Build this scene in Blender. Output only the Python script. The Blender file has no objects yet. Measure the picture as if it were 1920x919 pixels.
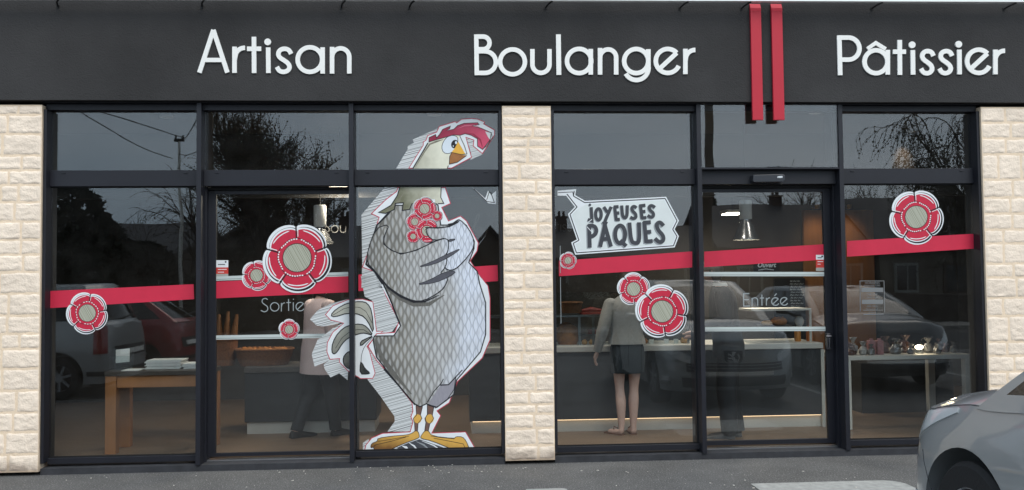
import bpy, bmesh, math, random
from mathutils import Vector, Matrix, noise
from mathutils.geometry import tessellate_polygon
R = math.radians
random.seed(7)
SC = bpy.context.scene
COL = SC.collection

# ------------------------------------------------------------------ camera
FPX = 1660.0                                   # focal length in pixels of the 1920 px wide photograph
YAW, PITCH, ROLL = R(3.6785), R(2.2560), R(-0.5943)
CAM = Vector((0.0, -8.0, 1.62))
_f = Vector((math.sin(YAW), math.cos(YAW), 0)); _r = Vector((math.cos(YAW), -math.sin(YAW), 0)); _u = Vector((0, 0, 1))
FW = _f*math.cos(PITCH) + _u*math.sin(PITCH); _u2 = _u*math.cos(PITCH) - _f*math.sin(PITCH)
RT = _r*math.cos(ROLL) + _u2*math.sin(ROLL); UP = _u2*math.cos(ROLL) - _r*math.sin(ROLL)
cd = bpy.data.cameras.new("camera"); cam = bpy.data.objects.new("camera", cd); COL.objects.link(cam)
cd.sensor_width = 36; cd.lens = FPX/1920*36; cd.clip_start = 0.05; cd.clip_end = 3000
cam.matrix_world = Matrix(((RT.x, UP.x, -FW.x, CAM.x), (RT.y, UP.y, -FW.y, CAM.y), (RT.z, UP.z, -FW.z, CAM.z), (0, 0, 0, 1)))
SC.camera = cam

# ------------------------------------------------------------------ world, sun, exposure
SUN_EL, SUN_AZ = R(48), R(205)                 # the sun stands high over the street, to the right of the camera
w = bpy.data.worlds.new("World"); SC.world = w; w.use_nodes = True
nt = w.node_tree; nt.nodes.clear()
out = nt.nodes.new("ShaderNodeOutputWorld"); bg = nt.nodes.new("ShaderNodeBackground")
sky = nt.nodes.new("ShaderNodeTexSky"); sky.sky_type = 'NISHITA'; sky.sun_disc = False
sky.sun_elevation = SUN_EL; sky.air_density = 1.0; sky.dust_density = 4.0; sky.ozone_density = 1.0
tc = nt.nodes.new("ShaderNodeTexCoord"); mp = nt.nodes.new("ShaderNodeMapping"); mp.inputs['Scale'].default_value = (1, 1, 3.0)
nz = nt.nodes.new("ShaderNodeTexNoise"); nz.inputs['Scale'].default_value = 2.2; nz.inputs['Detail'].default_value = 6; nz.inputs['Roughness'].default_value = 0.55
rp = nt.nodes.new("ShaderNodeValToRGB"); rp.color_ramp.elements[0].position = 0.3; rp.color_ramp.elements[1].position = 0.72
rp.color_ramp.elements[0].color = (8.2, 10.8, 13.4, 1); rp.color_ramp.elements[1].color = (14.6, 16.6, 18.6, 1)
mx = nt.nodes.new("ShaderNodeMix"); mx.data_type = 'RGBA'; mx.inputs[0].default_value = 0.8
nt.links.new(tc.outputs['Generated'], mp.inputs[0]); nt.links.new(mp.outputs[0], nz.inputs['Vector']); nt.links.new(nz.outputs[0], rp.inputs[0])
nt.links.new(sky.outputs[0], mx.inputs[6]); nt.links.new(rp.outputs[0], mx.inputs[7]); nt.links.new(mx.outputs[2], bg.inputs[0])
bg.inputs[1].default_value = 0.105
nt.links.new(bg.outputs[0], out.inputs[0])
sd = bpy.data.lights.new("sun", 'SUN'); sd.energy = 1.5; sd.angle = R(38); sd.color = (1, 0.93, 0.84)
sun = bpy.data.objects.new("sun", sd); COL.objects.link(sun)
# direction towards the sun: azimuth measured so that 180 deg is straight out from the shop front (-y), larger = to the right
SUN_DIR = Vector((math.sin(SUN_AZ-math.pi)*math.cos(SUN_EL), -math.cos(SUN_AZ-math.pi)*math.cos(SUN_EL), math.sin(SUN_EL)))
sun.rotation_euler = SUN_DIR.to_track_quat('Z', 'Y').to_euler(); sun.location = SUN_DIR*30
sky.sun_rotation = math.atan2(SUN_DIR.x, SUN_DIR.y)
SC.view_settings.view_transform = 'Standard'; SC.view_settings.look = 'None'
SC.view_settings.exposure = 0.0; SC.view_settings.gamma = 1.0; SC.view_settings.use_curve_mapping = False
SC.cycles.max_bounces = 10; SC.cycles.transparent_max_bounces = 16; SC.cycles.caustics_reflective = False; SC.cycles.caustics_refractive = False
SC.cycles.sample_clamp_indirect = 6.0

# ------------------------------------------------------------------ pixel rays of the photograph -> points in the place
def ray(px, py): return FW + RT*((px-960)/FPX) + UP*((459.5-py)/FPX)
def at(px, py, Y):
    d = ray(px, py); return CAM + d*((Y-CAM.y)/d.y)
def onz(px, py, z):
    d = ray(px, py); return CAM + d*((z-CAM.z)/d.z)

# ------------------------------------------------------------------ materials
def S(r, g, b):
    f = lambda c: (c/255/12.92) if c/255 <= 0.04045 else ((c/255+0.055)/1.055)**2.4
    return (f(r), f(g), f(b))
MATS = {}
def mat(name, col, rough=0.5, metal=0.0, var=0.0, vs=6.0, bump=0.0, bs=60.0, spec=0.5, coat=0.0, emit=None, es=0.0, alpha=1.0, coord='Object', stretch=None):
    if name in MATS: return MATS[name]
    m = bpy.data.materials.new(name); m.use_nodes = True; n = m.node_tree.nodes; l = m.node_tree.links
    p = n['Principled BSDF']; p.inputs['Roughness'].default_value = rough; p.inputs['Metallic'].default_value = metal
    p.inputs['Specular IOR Level'].default_value = spec; p.inputs['Coat Weight'].default_value = coat; p.inputs['Coat Roughness'].default_value = 0.04
    p.inputs['Base Color'].default_value = (*col, 1); p.inputs['Alpha'].default_value = alpha
    if emit: p.inputs['Emission Color'].default_value = (*emit, 1); p.inputs['Emission Strength'].default_value = es
    t = n.new('ShaderNodeTexCoord'); src = t.outputs[coord]
    if stretch:
        mpn = n.new('ShaderNodeMapping'); mpn.inputs['Scale'].default_value = stretch; l.new(src, mpn.inputs[0]); src = mpn.outputs[0]
    if var:
        a = n.new('ShaderNodeTexNoise'); a.inputs['Scale'].default_value = vs; a.inputs['Detail'].default_value = 6; a.inputs['Roughness'].default_value = 0.6
        r = n.new('ShaderNodeValToRGB'); r.color_ramp.elements[0].position = 0.3; r.color_ramp.elements[1].position = 0.7
        r.color_ramp.elements[0].color = (*[c*(1-var) for c in col], 1); r.color_ramp.elements[1].color = (*[min(1, c*(1+var)) for c in col], 1)
        l.new(src, a.inputs['Vector']); l.new(a.outputs[0], r.inputs[0]); l.new(r.outputs[0], p.inputs['Base Color'])
    if bump:
        b = n.new('ShaderNodeBump'); b.inputs['Strength'].default_value = bump; b.inputs['Distance'].default_value = 0.01
        a2 = n.new('ShaderNodeTexNoise'); a2.inputs['Scale'].default_value = bs; a2.inputs['Detail'].default_value = 5
        l.new(src, a2.inputs['Vector']); l.new(a2.outputs[0], b.inputs['Height']); l.new(b.outputs[0], p.inputs['Normal'])
    MATS[name] = m; return m

def node_mat(name, fn):
    if name in MATS: return MATS[name]
    m = bpy.data.materials.new(name); m.use_nodes = True; fn(m.node_tree, m.node_tree.nodes['Principled BSDF']); MATS[name] = m; return m
def M_(nt, op, a, b=None, c=None):
    x = nt.nodes.new('ShaderNodeMath'); x.operation = op
    for i, v in enumerate((a, b, c)):
        if v is None: continue
        if isinstance(v, (int, float)): x.inputs[i].default_value = v
        else: nt.links.new(v, x.inputs[i])
    return x.outputs[0]
def mixc(nt, f, a, b):
    x = nt.nodes.new('ShaderNodeMix'); x.data_type = 'RGBA'
    for i, v in ((0, f), (6, a), (7, b)):
        if isinstance(v, (int, float)): x.inputs[i].default_value = v
        elif isinstance(v, tuple): x.inputs[i].default_value = (*v[:3], 1)
        else: nt.links.new(v, x.inputs[i])
    return x.outputs[2]
def xyz(nt, coord='Object'):
    t = nt.nodes.new('ShaderNodeTexCoord'); s = nt.nodes.new('ShaderNodeSeparateXYZ'); nt.links.new(t.outputs[coord], s.inputs[0]); return t.outputs[coord], s.outputs

def glass(name, tint=(0.90, 0.92, 0.92), f0=0.064, rough=0.0, dirt=0.0):
    if name in MATS: return MATS[name]
    m = bpy.data.materials.new(name); m.use_nodes = True; nt = m.node_tree; nt.nodes.clear()
    o = nt.nodes.new('ShaderNodeOutputMaterial'); tr = nt.nodes.new('ShaderNodeBsdfTransparent'); gl = nt.nodes.new('ShaderNodeBsdfGlossy')
    tr.inputs[0].default_value = (*tint, 1); gl.inputs['Roughness'].default_value = rough; gl.inputs[0].default_value = (1, 1, 1, 1)
    lw = nt.nodes.new('ShaderNodeLayerWeight'); lw.inputs[0].default_value = 0.5
    f = M_(nt, 'ADD', M_(nt, 'MULTIPLY', M_(nt, 'POWER', lw.outputs['Facing'], 5.0), 1-f0), f0)
    mx = nt.nodes.new('ShaderNodeMixShader'); nt.links.new(f, mx.inputs[0]); nt.links.new(tr.outputs[0], mx.inputs[1]); nt.links.new(gl.outputs[0], mx.inputs[2])
    if dirt:                                            # a thin film of dust and a slightly uneven sheet
        t = nt.nodes.new('ShaderNodeTexCoord'); n1 = nt.nodes.new('ShaderNodeTexNoise'); n1.inputs['Scale'].default_value = 1.5; n1.inputs['Detail'].default_value = 1; nt.links.new(t.outputs['Object'], n1.inputs['Vector'])
        b = nt.nodes.new('ShaderNodeBump'); b.inputs['Strength'].default_value = 1.0; b.inputs['Distance'].default_value = 0.0011; nt.links.new(n1.outputs[0], b.inputs['Height']); nt.links.new(b.outputs[0], gl.inputs['Normal'])
        n2 = nt.nodes.new('ShaderNodeTexNoise'); n2.inputs['Scale'].default_value = 5; n2.inputs['Detail'].default_value = 8; n2.inputs['Roughness'].default_value = .7; nt.links.new(t.outputs['Object'], n2.inputs['Vector'])
        df = nt.nodes.new('ShaderNodeBsdfDiffuse'); df.inputs[0].default_value = (.7, .7, .68, 1); m2 = nt.nodes.new('ShaderNodeMixShader')
        nt.links.new(M_(nt, 'MULTIPLY', M_(nt, 'MAXIMUM', M_(nt, 'SUBTRACT', n2.outputs[0], .35), 0), dirt), m2.inputs[0]); nt.links.new(mx.outputs[0], m2.inputs[1]); nt.links.new(df.outputs[0], m2.inputs[2]); mx = m2
    nt.links.new(mx.outputs[0], o.inputs[0]); MATS[name] = m; return m

# ------------------------------------------------------------------ mesh builder
class MB:
    def __init__(s): s.v = []; s.f = []; s.m = []; s.mi = 0
    def add(s, vs, fs, mi=None):
        o = len(s.v); s.v += [Vector(v) for v in vs]; s.f += [[o+i for i in f] for f in fs]; s.m += [s.mi if mi is None else mi]*len(fs); return s
    def box(s, x0, x1, y0, y1, z0, z1, mi=None):
        vs = [(x, y, z) for z in (z0, z1) for y in (y0, y1) for x in (x0, x1)]
        return s.add(vs, [(0, 2, 3, 1), (4, 5, 7, 6), (0, 1, 5, 4), (2, 6, 7, 3), (0, 4, 6, 2), (1, 3, 7, 5)], mi)
    def bar(s, a, b, w, h, up=(0, 0, 1), mi=None):
        a, b = Vector(a), Vector(b); d = (b-a).normalized(); x = d.cross(Vector(up)); x = x.normalized() if x.length > 1e-6 else Vector((1, 0, 0)); y = x.cross(d)
        vs = [p + x*sx*w/2 + y*sy*h/2 for p in (a, b) for sx, sy in ((-1, -1), (1, -1), (1, 1), (-1, 1))]
        return s.add(vs, [(3, 2, 1, 0), (4, 5, 6, 7), (0, 1, 5, 4), (1, 2, 6, 5), (2, 3, 7, 6), (3, 0, 4, 7)], mi)
    def tube(s, pts, rad, n=8, cap=True, mi=None, squash=None):
        pts = [Vector(p) for p in pts]; k = len(pts); rad = rad if isinstance(rad, (list, tuple)) else [rad]*k
        vs = []; fs = []; X = None
        for i in range(k):
            d = (pts[min(i+1, k-1)] - pts[max(i-1, 0)]).normalized()
            if X is None: X = d.orthogonal().normalized() if squash is None else Vector(squash)
            X = (X - d*X.dot(d)).normalized(); Y = d.cross(X)
            for j in range(n):
                a = 2*math.pi*j/n; vs.append(pts[i] + (X*math.cos(a) + Y*math.sin(a))*rad[i])
        for i in range(k-1):
            for j in range(n): fs.append((i*n+j, i*n+(j+1) % n, (i+1)*n+(j+1) % n, (i+1)*n+j))
        if cap: fs.append(tuple(range(n-1, -1, -1))); fs.append(tuple((k-1)*n+j for j in range(n)))
        return s.add(vs, fs, mi)
    def rings(s, rs, n=20, cap=True, mi=None, power=2.0):            # rs: (z, rx, ry, cx, cy)
        vs = []; fs = []
        for z, rx, ry, cx, cy in rs:
            for j in range(n):
                a = 2*math.pi*j/n; c, q = math.cos(a), math.sin(a)
                vs.append((cx + rx*math.copysign(abs(c)**(2/power), c), cy + ry*math.copysign(abs(q)**(2/power), q), z))
        for i in range(len(rs)-1):
            for j in range(n): fs.append((i*n+j, i*n+(j+1) % n, (i+1)*n+(j+1) % n, (i+1)*n+j))
        if cap: fs.append(tuple(range(n-1, -1, -1))); k = len(rs)-1; fs.append(tuple(k*n+j for j in range(n)))
        return s.add(vs, fs, mi)
    def lathe(s, prof, c=(0, 0, 0), n=24, mi=None):                   # prof: (r, z)
        return s.rings([(c[2]+z, max(r, 1e-4), max(r, 1e-4), c[0], c[1]) for r, z in prof], n, True, mi)
    def grid(s, fn, nu, nv, mi=None, closed=False):
        vs = [fn(i/nu, j/nv) for j in range(nv+1) for i in range(nu+1)]
        fs = [(j*(nu+1)+i, j*(nu+1)+i+1, (j+1)*(nu+1)+i+1, (j+1)*(nu+1)+i) for j in range(nv) for i in range(nu)]
        return s.add(vs, fs, mi)
    def ball(s, c, r, n=12, mi=None):
        r = r if isinstance(r, (tuple, list)) else (r, r, r); k = n//2
        return s.rings([(c[2]-r[2]*math.cos(math.pi*i/k), max(1e-4, r[0]*math.sin(math.pi*i/k)), max(1e-4, r[1]*math.sin(math.pi*i/k)), c[0], c[1]) for i in range(k+1)], n, True, mi)
    # flat shapes on a wall plane, given in photograph pixels
    def sheet(s, pts, Y, mi=None):
        P = [at(x, y, Y) for x, y in pts]
        tris = tessellate_polygon([[Vector((p.x, p.z, 0)) for p in P]])
        fs = []
        for t in tris:
            a, b, c = (P[i] for i in t); nrm = (b-a).cross(c-a)
            fs.append(tuple(t) if nrm.y < 0 else tuple(reversed(t)))
        return s.add(P, fs, mi)
    def plate(s, pts, Y0, Y1, mi=None):                                # closed plate from Y0 (front) to Y1 (back)
        P = [at(x, y, Y0) for x, y in pts]; n = len(P)
        tris = tessellate_polygon([[Vector((p.x, p.z, 0)) for p in P]])
        vs = P + [Vector((p.x, Y1, p.z)) for p in P]; fs = []
        for t in tris:
            a, b, c = (P[i] for i in t); nrm = (b-a).cross(c-a); t = tuple(t) if nrm.y < 0 else tuple(reversed(t))
            fs.append(t); fs.append(tuple(i+n for i in reversed(t)))
        fs += [(i, i+n, (i+1) % n+n, (i+1) % n) for i in range(n)]
        return s.add(vs, fs, mi)
    def stroke(s, pts, wd, Y0, Y1=None, mi=None, closed=False, taper=None):   # a line of given width (pixels) on the plane
        k = len(pts); L = []; Rr = []
        for i in range(k):
            if closed: a, b, c = pts[(i-1) % k], pts[i], pts[(i+1) % k]
            else: a, b, c = pts[max(i-1, 0)], pts[i], pts[min(i+1, k-1)]
            d1 = Vector((b[0]-a[0], b[1]-a[1])); d2 = Vector((c[0]-b[0], c[1]-b[1]))
            if d1.length < 1e-6: d1 = d2
            if d2.length < 1e-6: d2 = d1
            d1.normalize(); d2.normalize(); n1 = Vector((-d1.y, d1.x)); n2 = Vector((-d2.y, d2.x)); m = (n1+n2)
            if m.length < 0.2: m = n1.copy()
            m.normalize(); kk = 1/max(0.5, m.dot(n1)); ww = wd if taper is None else wd*taper[i]
            L.append((b[0]+m.x*ww/2*kk, b[1]+m.y*ww/2*kk)); Rr.append((b[0]-m.x*ww/2*kk, b[1]-m.y*ww/2*kk))
        n = k if closed else k-1
        A = [at(x, y, Y0) for x, y in L] + [at(x, y, Y0) for x, y in Rr]
        fs = [(i, (i+1) % k, k+(i+1) % k, k+i) for i in range(n)]
        def orient(f):
            a, b, c = (A[j] for j in f[:3]); return f if (b-a).cross(c-a).y < 0 else tuple(reversed(f))
        F = [orient(f) for f in fs]
        if Y1 is not None:
            A += [Vector((p.x, Y1, p.z)) for p in A]; o = 2*k
            F += [tuple(j+o for j in reversed(f)) for f in F]
            F += [(i, i+o, (i+1) % k+o, (i+1) % k) for i in range(n)] + [(k+i, k+(i+1) % k, k+(i+1) % k+o, k+i+o) for i in range(n)]
            if not closed: F += [(0, k, k+o, o), (k-1, k-1+o, 2*k-1+o, 2*k-1)]
        return s.add(A, F, mi)
    def build(s, name, mats, parent=None, smooth=False, bevel=0.0, origin=None, angle=None):
        if not isinstance(mats, (list, tuple)): mats = [mats]
        me = bpy.data.meshes.new(name)
        if parent is not None: o = WPOS.get(parent.name, Vector((0, 0, 0)))
        elif origin is not None: o = Vector(origin)
        else:
            xs = [v.x for v in s.v]; ys = [v.y for v in s.v]; zs = [v.z for v in s.v]
            o = Vector(((min(xs)+max(xs))/2, (min(ys)+max(ys))/2, min(zs)))
        me.from_pydata([v-o for v in s.v], [], s.f)
        for m in mats: me.materials.append(m)
        me.polygons.foreach_set('material_index', s.m)
        bm = bmesh.new(); bm.from_mesh(me)
        if s.norm: bmesh.ops.recalc_face_normals(bm, faces=bm.faces)
        if bevel: bmesh.ops.bevel(bm, geom=list(bm.edges), offset=bevel, segments=2, profile=0.5, affect='EDGES', clamp_overlap=True)
        bm.to_mesh(me); bm.free()
        if smooth:
            me.polygons.foreach_set('use_smooth', [True]*len(me.polygons))
            me.set_sharp_from_angle(angle=R(angle or 40))
        ob = bpy.data.objects.new(name, me); COL.objects.link(ob)
        if parent is not None: ob.parent = parent; WPOS[ob.name] = o
        else: ob.location = o; WPOS[ob.name] = o
        return ob
    norm = True
class FB(MB): norm = False                      # flat sheets keep their own facing
WPOS = {}
def tag(o, label=None, cat=None, group=None, kind=None):
    if label: o['label'] = label
    if cat: o['category'] = cat
    if group: o['group'] = group
    if kind: o['kind'] = kind
    return o
def thing(name, label, cat, loc=(0, 0, 0), group=None, local=False):
    o = bpy.data.objects.new(name, None); COL.objects.link(o); o.location = loc; o.empty_display_size = 0.1
    WPOS[o.name] = Vector((0, 0, 0)) if local else Vector(loc)
    return tag(o, label, cat, group)
def copy_tree(o, parent=None):
    c = o.copy(); COL.objects.link(c); c.parent = parent
    for ch in list(o.children): copy_tree(ch, c)
    return c
def inset(poly, d):
    n = len(poly); area = sum(poly[i][0]*poly[(i+1) % n][1]-poly[(i+1) % n][0]*poly[i][1] for i in range(n)); sg = 1 if area > 0 else -1
    o = []
    for i in range(n):
        a, b, c = (Vector(poly[(i+k) % n]) for k in (-1, 0, 1)); d1 = (b-a).normalized(); d2 = (c-b).normalized()
        n1 = Vector((-d1.y, d1.x))*sg; n2 = Vector((-d2.y, d2.x))*sg; m = n1+n2
        m = m.normalized() if m.length > 0.2 else n1; kk = min(1.8, 1/max(0.3, m.dot(n1)))
        p = b+m*d*kk; o.append((p.x, p.y))
    return o
def smooth_poly(pts, it=2, closed=True):
    for _ in range(it):
        q = []; n = len(pts)
        for i in range(n if closed else n-1):
            a, b = pts[i], pts[(i+1) % n]; q += [(a[0]*.75+b[0]*.25, a[1]*.75+b[1]*.25), (a[0]*.25+b[0]*.75, a[1]*.25+b[1]*.75)]
        if not closed: q = [pts[0]] + q + [pts[-1]]
        pts = q
    return pts
def circ(cx, cy, rx, ry=None, n=36, a0=0, a1=360, rot=0):
    ry = rx if ry is None else ry; full = abs(a1-a0) >= 360; k = n if full else n+1; c0, s0 = math.cos(R(rot)), math.sin(R(rot)); o = []
    for i in range(k):
        a = R(a0+(a1-a0)*i/n); x, y = rx*math.cos(a), ry*math.sin(a); o.append((cx+x*c0-y*s0, cy+x*s0+y*c0))
    return o
# ------------------------------------------------------------------ material palette
FRAME = mat('frame_aluminium', S(31, 32, 39), 0.45, 0.0, var=0.12, vs=3, bump=0.03, bs=300, spec=0.4)
GASKET = mat('black_gasket', S(14, 14, 16), 0.7)
RENDER = mat('dark_render', S(61, 60, 60), 0.93, var=0.2, vs=1.1, bump=0.6, bs=80, spec=0.2)
PLINTH = mat('plinth_concrete', S(52, 53, 57), 0.9, var=0.25, vs=9, bump=0.4, bs=120)
RED = mat('red_paint', S(190, 36, 55), 0.5, var=0.03, vs=4, spec=0.4)
WHITE = mat('white_letter', S(242, 241, 236), 0.45, var=0.02)
BLACK = mat('black_metal', S(18, 18, 20), 0.5)
PANE = glass('shop_glass', dirt=.02)
V_RED = mat('vinyl_red', S(205, 45, 72), 0.5, var=0.045, vs=7, spec=0.35)
V_RED2 = mat('vinyl_flower_red', S(200, 42, 68), 0.5, var=0.06, vs=20, spec=0.35)
V_WHITE = mat('vinyl_white', S(232, 236, 238), 0.5, var=0.03, vs=10, spec=0.35)
V_BLACK = mat('vinyl_black', S(30, 30, 36), 0.5, spec=0.35)
V_GREY = mat('vinyl_grey', S(220, 226, 224), 0.5, var=0.05, vs=6)
V_LETTER = mat('vinyl_letter_grey', S(60, 62, 68), 0.55, var=0.12, vs=30)
V_SHADE = mat('vinyl_letter_shade', S(150, 155, 158), 0.55)
V_OUT = mat('vinyl_outline_red', S(190, 62, 82), 0.5)
def _stripe(nt, p):
    co, s = xyz(nt); t = M_(nt, 'ADD', M_(nt, 'MULTIPLY', s[0], 55), M_(nt, 'MULTIPLY', s[2], 30))
    n = nt.nodes.new('ShaderNodeTexNoise'); n.noise_dimensions = '1D'; n.inputs['Scale'].default_value = 2.2; n.inputs['Detail'].default_value = 5; nt.links.new(t, n.inputs['W'])
    r = nt.nodes.new('ShaderNodeValToRGB'); r.color_ramp.elements[0].position = .36; r.color_ramp.elements[1].position = .6
    r.color_ramp.elements[0].color = (*S(128, 130, 112), 1); r.color_ramp.elements[1].color = (*S(192, 192, 174), 1)
    nt.links.new(n.outputs[0], r.inputs[0]); nt.links.new(r.outputs[0], p.inputs['Base Color']); p.inputs['Roughness'].default_value = .5
V_STRIPE = node_mat('vinyl_striped_centre', _stripe)
STONE = mat('split_stone', S(245, 227, 207), 0.92, var=0.10, vs=5, bump=.6, bs=60, spec=0.25)
MORTAR = mat('cream_mortar', S(243, 220, 192), 0.95, var=0.06, vs=30, bump=0.4, bs=200, spec=0.2)
def grime(m, top=.16):                             # splash dirt with a ragged upper edge along the foot of the piers
    nt = m.node_tree; p = nt.nodes['Principled BSDF']; src = p.inputs['Base Color'].links[0].from_socket; co, s = xyz(nt)
    n = nt.nodes.new('ShaderNodeTexNoise'); n.inputs['Scale'].default_value = 9; n.inputs['Detail'].default_value = 6; nt.links.new(co, n.inputs['Vector'])
    f = M_(nt, 'SUBTRACT', M_(nt, 'MULTIPLY', n.outputs[0], 1.5), M_(nt, 'DIVIDE', s[2], top)); f = M_(nt, 'MINIMUM', M_(nt, 'MAXIMUM', f, 0), .6)
    nt.links.new(mixc(nt, f, src, S(120, 102, 90)), p.inputs['Base Color'])
grime(STONE); grime(MORTAR)
WOODFLOOR = mat('shop_floor', S(118, 98, 80), 0.45, var=0.18, vs=3.5, stretch=(0.6, 9, 1))
DARKWALL = mat('charcoal_wall', S(62, 58, 54), 0.85, var=0.15, vs=2)
CEIL = mat('dark_ceiling', S(70, 68, 66), 0.9)

# ------------------------------------------------------------------ building
GX0, GX1 = -5.6, 7.2
BLD = thing('bakery_building', 'single storey bakery with dark rendered fascia over pale split stone piers', 'shop building', (0, 0.5, 0))
ZF = at(960, 192, 0).z                      # underside of the fascia / top of the frames
m = MB(); m.box(GX0, GX1, -0.055, 0.30, ZF, 4.42); FASCIA = m.build('fascia', RENDER, BLD)
m = MB(); m.box(GX0, GX1, -0.07, 0.32, 4.423, 4.46); m.build('coping', mat('coping_metal', S(70, 72, 74), 0.4, 0.6), BLD)
m = MB(); m.box(GX0, GX1, 0.33, 4.9, 3.42, 3.6); m.build('roof', mat('roof_felt', S(60, 60, 60), 0.95), BLD)
m = MB(); m.box(GX0, GX1, 0.33, 4.7, 3.32, 3.41); m.build('ceiling', CEIL, BLD)
m = MB(); m.box(GX0, GX1, 4.3, 4.5, 0.03, 3.3); m.build('back_wall', DARKWALL, BLD)
for X in (GX0-.2, GX1): m = MB(); m.box(X, X+.2, 0.31, 4.8, 0, 3.4); m.build('side_wall', RENDER, BLD)
m = MB(); m.box(GX0, GX1, 0.31, 4.29, -0.1, 0.04); m.build('shop_floor', WOODFLOOR, BLD)
m = MB(); m.box(GX0, GX1, 2.2, 2.32, 2.58, 3.31); m.build('bulkhead', CEIL, BLD)

def pier(x0, x1, seed, hs, z0=0.0):
    rnd = random.Random(seed); m = MB(); m.box(x0, x1, -0.012, 0.16, z0, ZF-0.035, 1)
    z = z0+0.004; top = ZF-0.04; yb = -0.012
    while z < top-0.03:
        h = min(rnd.choice(hs), top-z)
        if top-(z+h) < 0.06: h = top-z
        x = x0
        while x < x1-0.01:
            wv = rnd.uniform(.15, .32)
            if x1-(x+wv) < 0.11: wv = x1-x
            g = 0.005; ax, bx, az, bz = x+g*(x > x0), x+wv-g*(x+wv < x1), z+g, z+h-g
            nx, nzz = max(5, int(wv/0.014)), max(5, int(h/0.013)); d0 = rnd.uniform(.004, .008); off = Vector((rnd.uniform(0, 90), rnd.uniform(0, 90), 0))
            def fn(u, v):
                X = ax+(bx-ax)*u; Z = az+(bz-az)*v
                ex = min(u, 1-u)*(bx-ax); ez = min(v, 1-v)*(bz-az); e = min(ex, ez)
                rim = min(1, (e/0.016))**.6
                q = noise.fractal(Vector((X*14, Z*24, 0))+off, 0.75, 2.1, 5); rd = abs(noise.noise(Vector((X*8, Z*20, 3))+off))
                pass
                w2 = noise.noise(Vector((X*16, Z*16, 11))+off)*.007 + noise.noise(Vector((X*45, Z*45, 5))+off)*.003
                inner = (X > x0+.004 and X < x1-.004)
                return (X+(w2 if inner else 0), yb + .003 - (max(.002, d0+0.005*q-0.005*max(0, .16-rd)*4)+.003)*rim*(1 if 0 < e else 0), Z+w2)
            m.grid(fn, nx, nzz, 0)
            x += wv
        z += h
    q = MB(); q.box(x0, x1, .165, .30, .0, ZF-.035); q.build('pier_lining', DARKWALL, BLD)
    return m.build('stone_pier', [STONE, MORTAR], BLD, smooth=True, angle=55)
XL, XC0, XC1, XR = -3.6198, 0.4357, 0.8809, 4.9539
pier(GX0, XL, 3, (.13, .15, .16, .17, .19)); pier(XC0, XC1, 11, (.085, .10, .115, .13, .15)); pier(XR, GX1, 5, (.13, .15, .17, .19, .24))

# ------------------------------------------------------------------ shopfront frames and panes
ZTR1 = at(960, 318, .1).z; ZTR0 = at(960, 347, .1).z; ZGT = at(960, 207, .1).z; ZB = 0.095
def px_x(px, py, Y): return at(px, py, Y).x
def shopfront(name_x0, x1, mull, door_i, label, skip=()):
    x0 = name_x0
    t = thing('shopfront', label, 'shopfront', ((x0+x1)/2, 0.1, 0))
    g = 0.003
    m = MB(); m.box(x0+g, x1-g, 0.0, 0.16, ZGT+.045, ZF-g); m.box(x0+g, x1-g, 0.06, 0.16, ZGT-.012, ZGT+.042); m.build('head_rail', FRAME, t, bevel=0.002)
    m = MB(); m.box(x0+g, x0+.030, 0.012, 0.16, ZB-.03, ZGT-.015); m.build('jamb', FRAME, t, bevel=0.002)
    m = MB(); m.box(x1-.030, x1-g, 0.012, 0.16, ZB-.03, ZGT-.015); m.build('jamb', FRAME, t, bevel=0.002)
    for X in mull:
        m = MB(); m.box(X-.021, X+.021, 0.004, 0.30, 0.02, ZGT+.043); m.box(X-.034, X+.034, 0.135, 0.295, 0.02, ZGT+.043); m.build('mullion', FRAME, t, bevel=0.002)
    edges = [x0+.031] + list(mull) + [x1-.031]
    for i in range(3):
        a, b = edges[i]+(.022 if i else 0), edges[i+1]-(.022 if i < 2 else 0)
        m = MB(); m.box(a, b, 0.085, 0.19, ZTR0, ZTR1)
        for q in (.09, .91):
            X = a+(b-a)*q; m.box(X-.018, X+.018, 0.078, 0.088, ZTR1-.03, ZTR1-.02)
        m.build('transom', FRAME, t, bevel=0.0015)
        fy = .018 if (i == door_i and x0 > 0) else .12
        m = MB(); m.box(a, b, fy, fy+.008, ZTR1-.01, ZGT-.005 if fy > .1 else ZGT+.044); m.build('fanlight_pane', PANE, t)
        if fy < .1: m = MB(); m.box(a, b, .006, .084, ZTR1-.012, ZTR1+.004); m.build('glazing_bead', FRAME, t)
        if i != door_i:
            m = MB(); m.box(a, b, 0.12, 0.128, ZB-.01, ZTR0+.01); m.build('pane', PANE, t)
            m = MB(); m.box(a, b, 0.085, 0.16, 0.045, ZB); m.build('bottom_rail', FRAME, t, bevel=0.002)
            m = MB(); m.box(a, b, 0.112, 0.119, ZB, ZB+.012); m.build('gasket', GASKET, t); m = MB(); m.box(a, b, 0.112, 0.119, ZTR0-.012, ZTR0); m.build('gasket', GASKET, t)
    m = MB(); m.box(x0+g, x1-g, 0.02, 0.31, -0.04, 0.02); m.build('plinth', PLINTH, t)
    return t
M1, M2, M3, M4 = at(372.5, 260, 0).x, at(658, 260, 0).x, at(1311, 260, 0).x, at(1577, 260, 0).x
shopfront(XL, XC0, (M1, M2), 1, 'black aluminium shopfront left of the middle stone pier with the hen on its glass')
shopfront(XC1, XR, (M3, M4), 1, 'black aluminium shopfront right of the middle stone pier with the entrance door')

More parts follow.
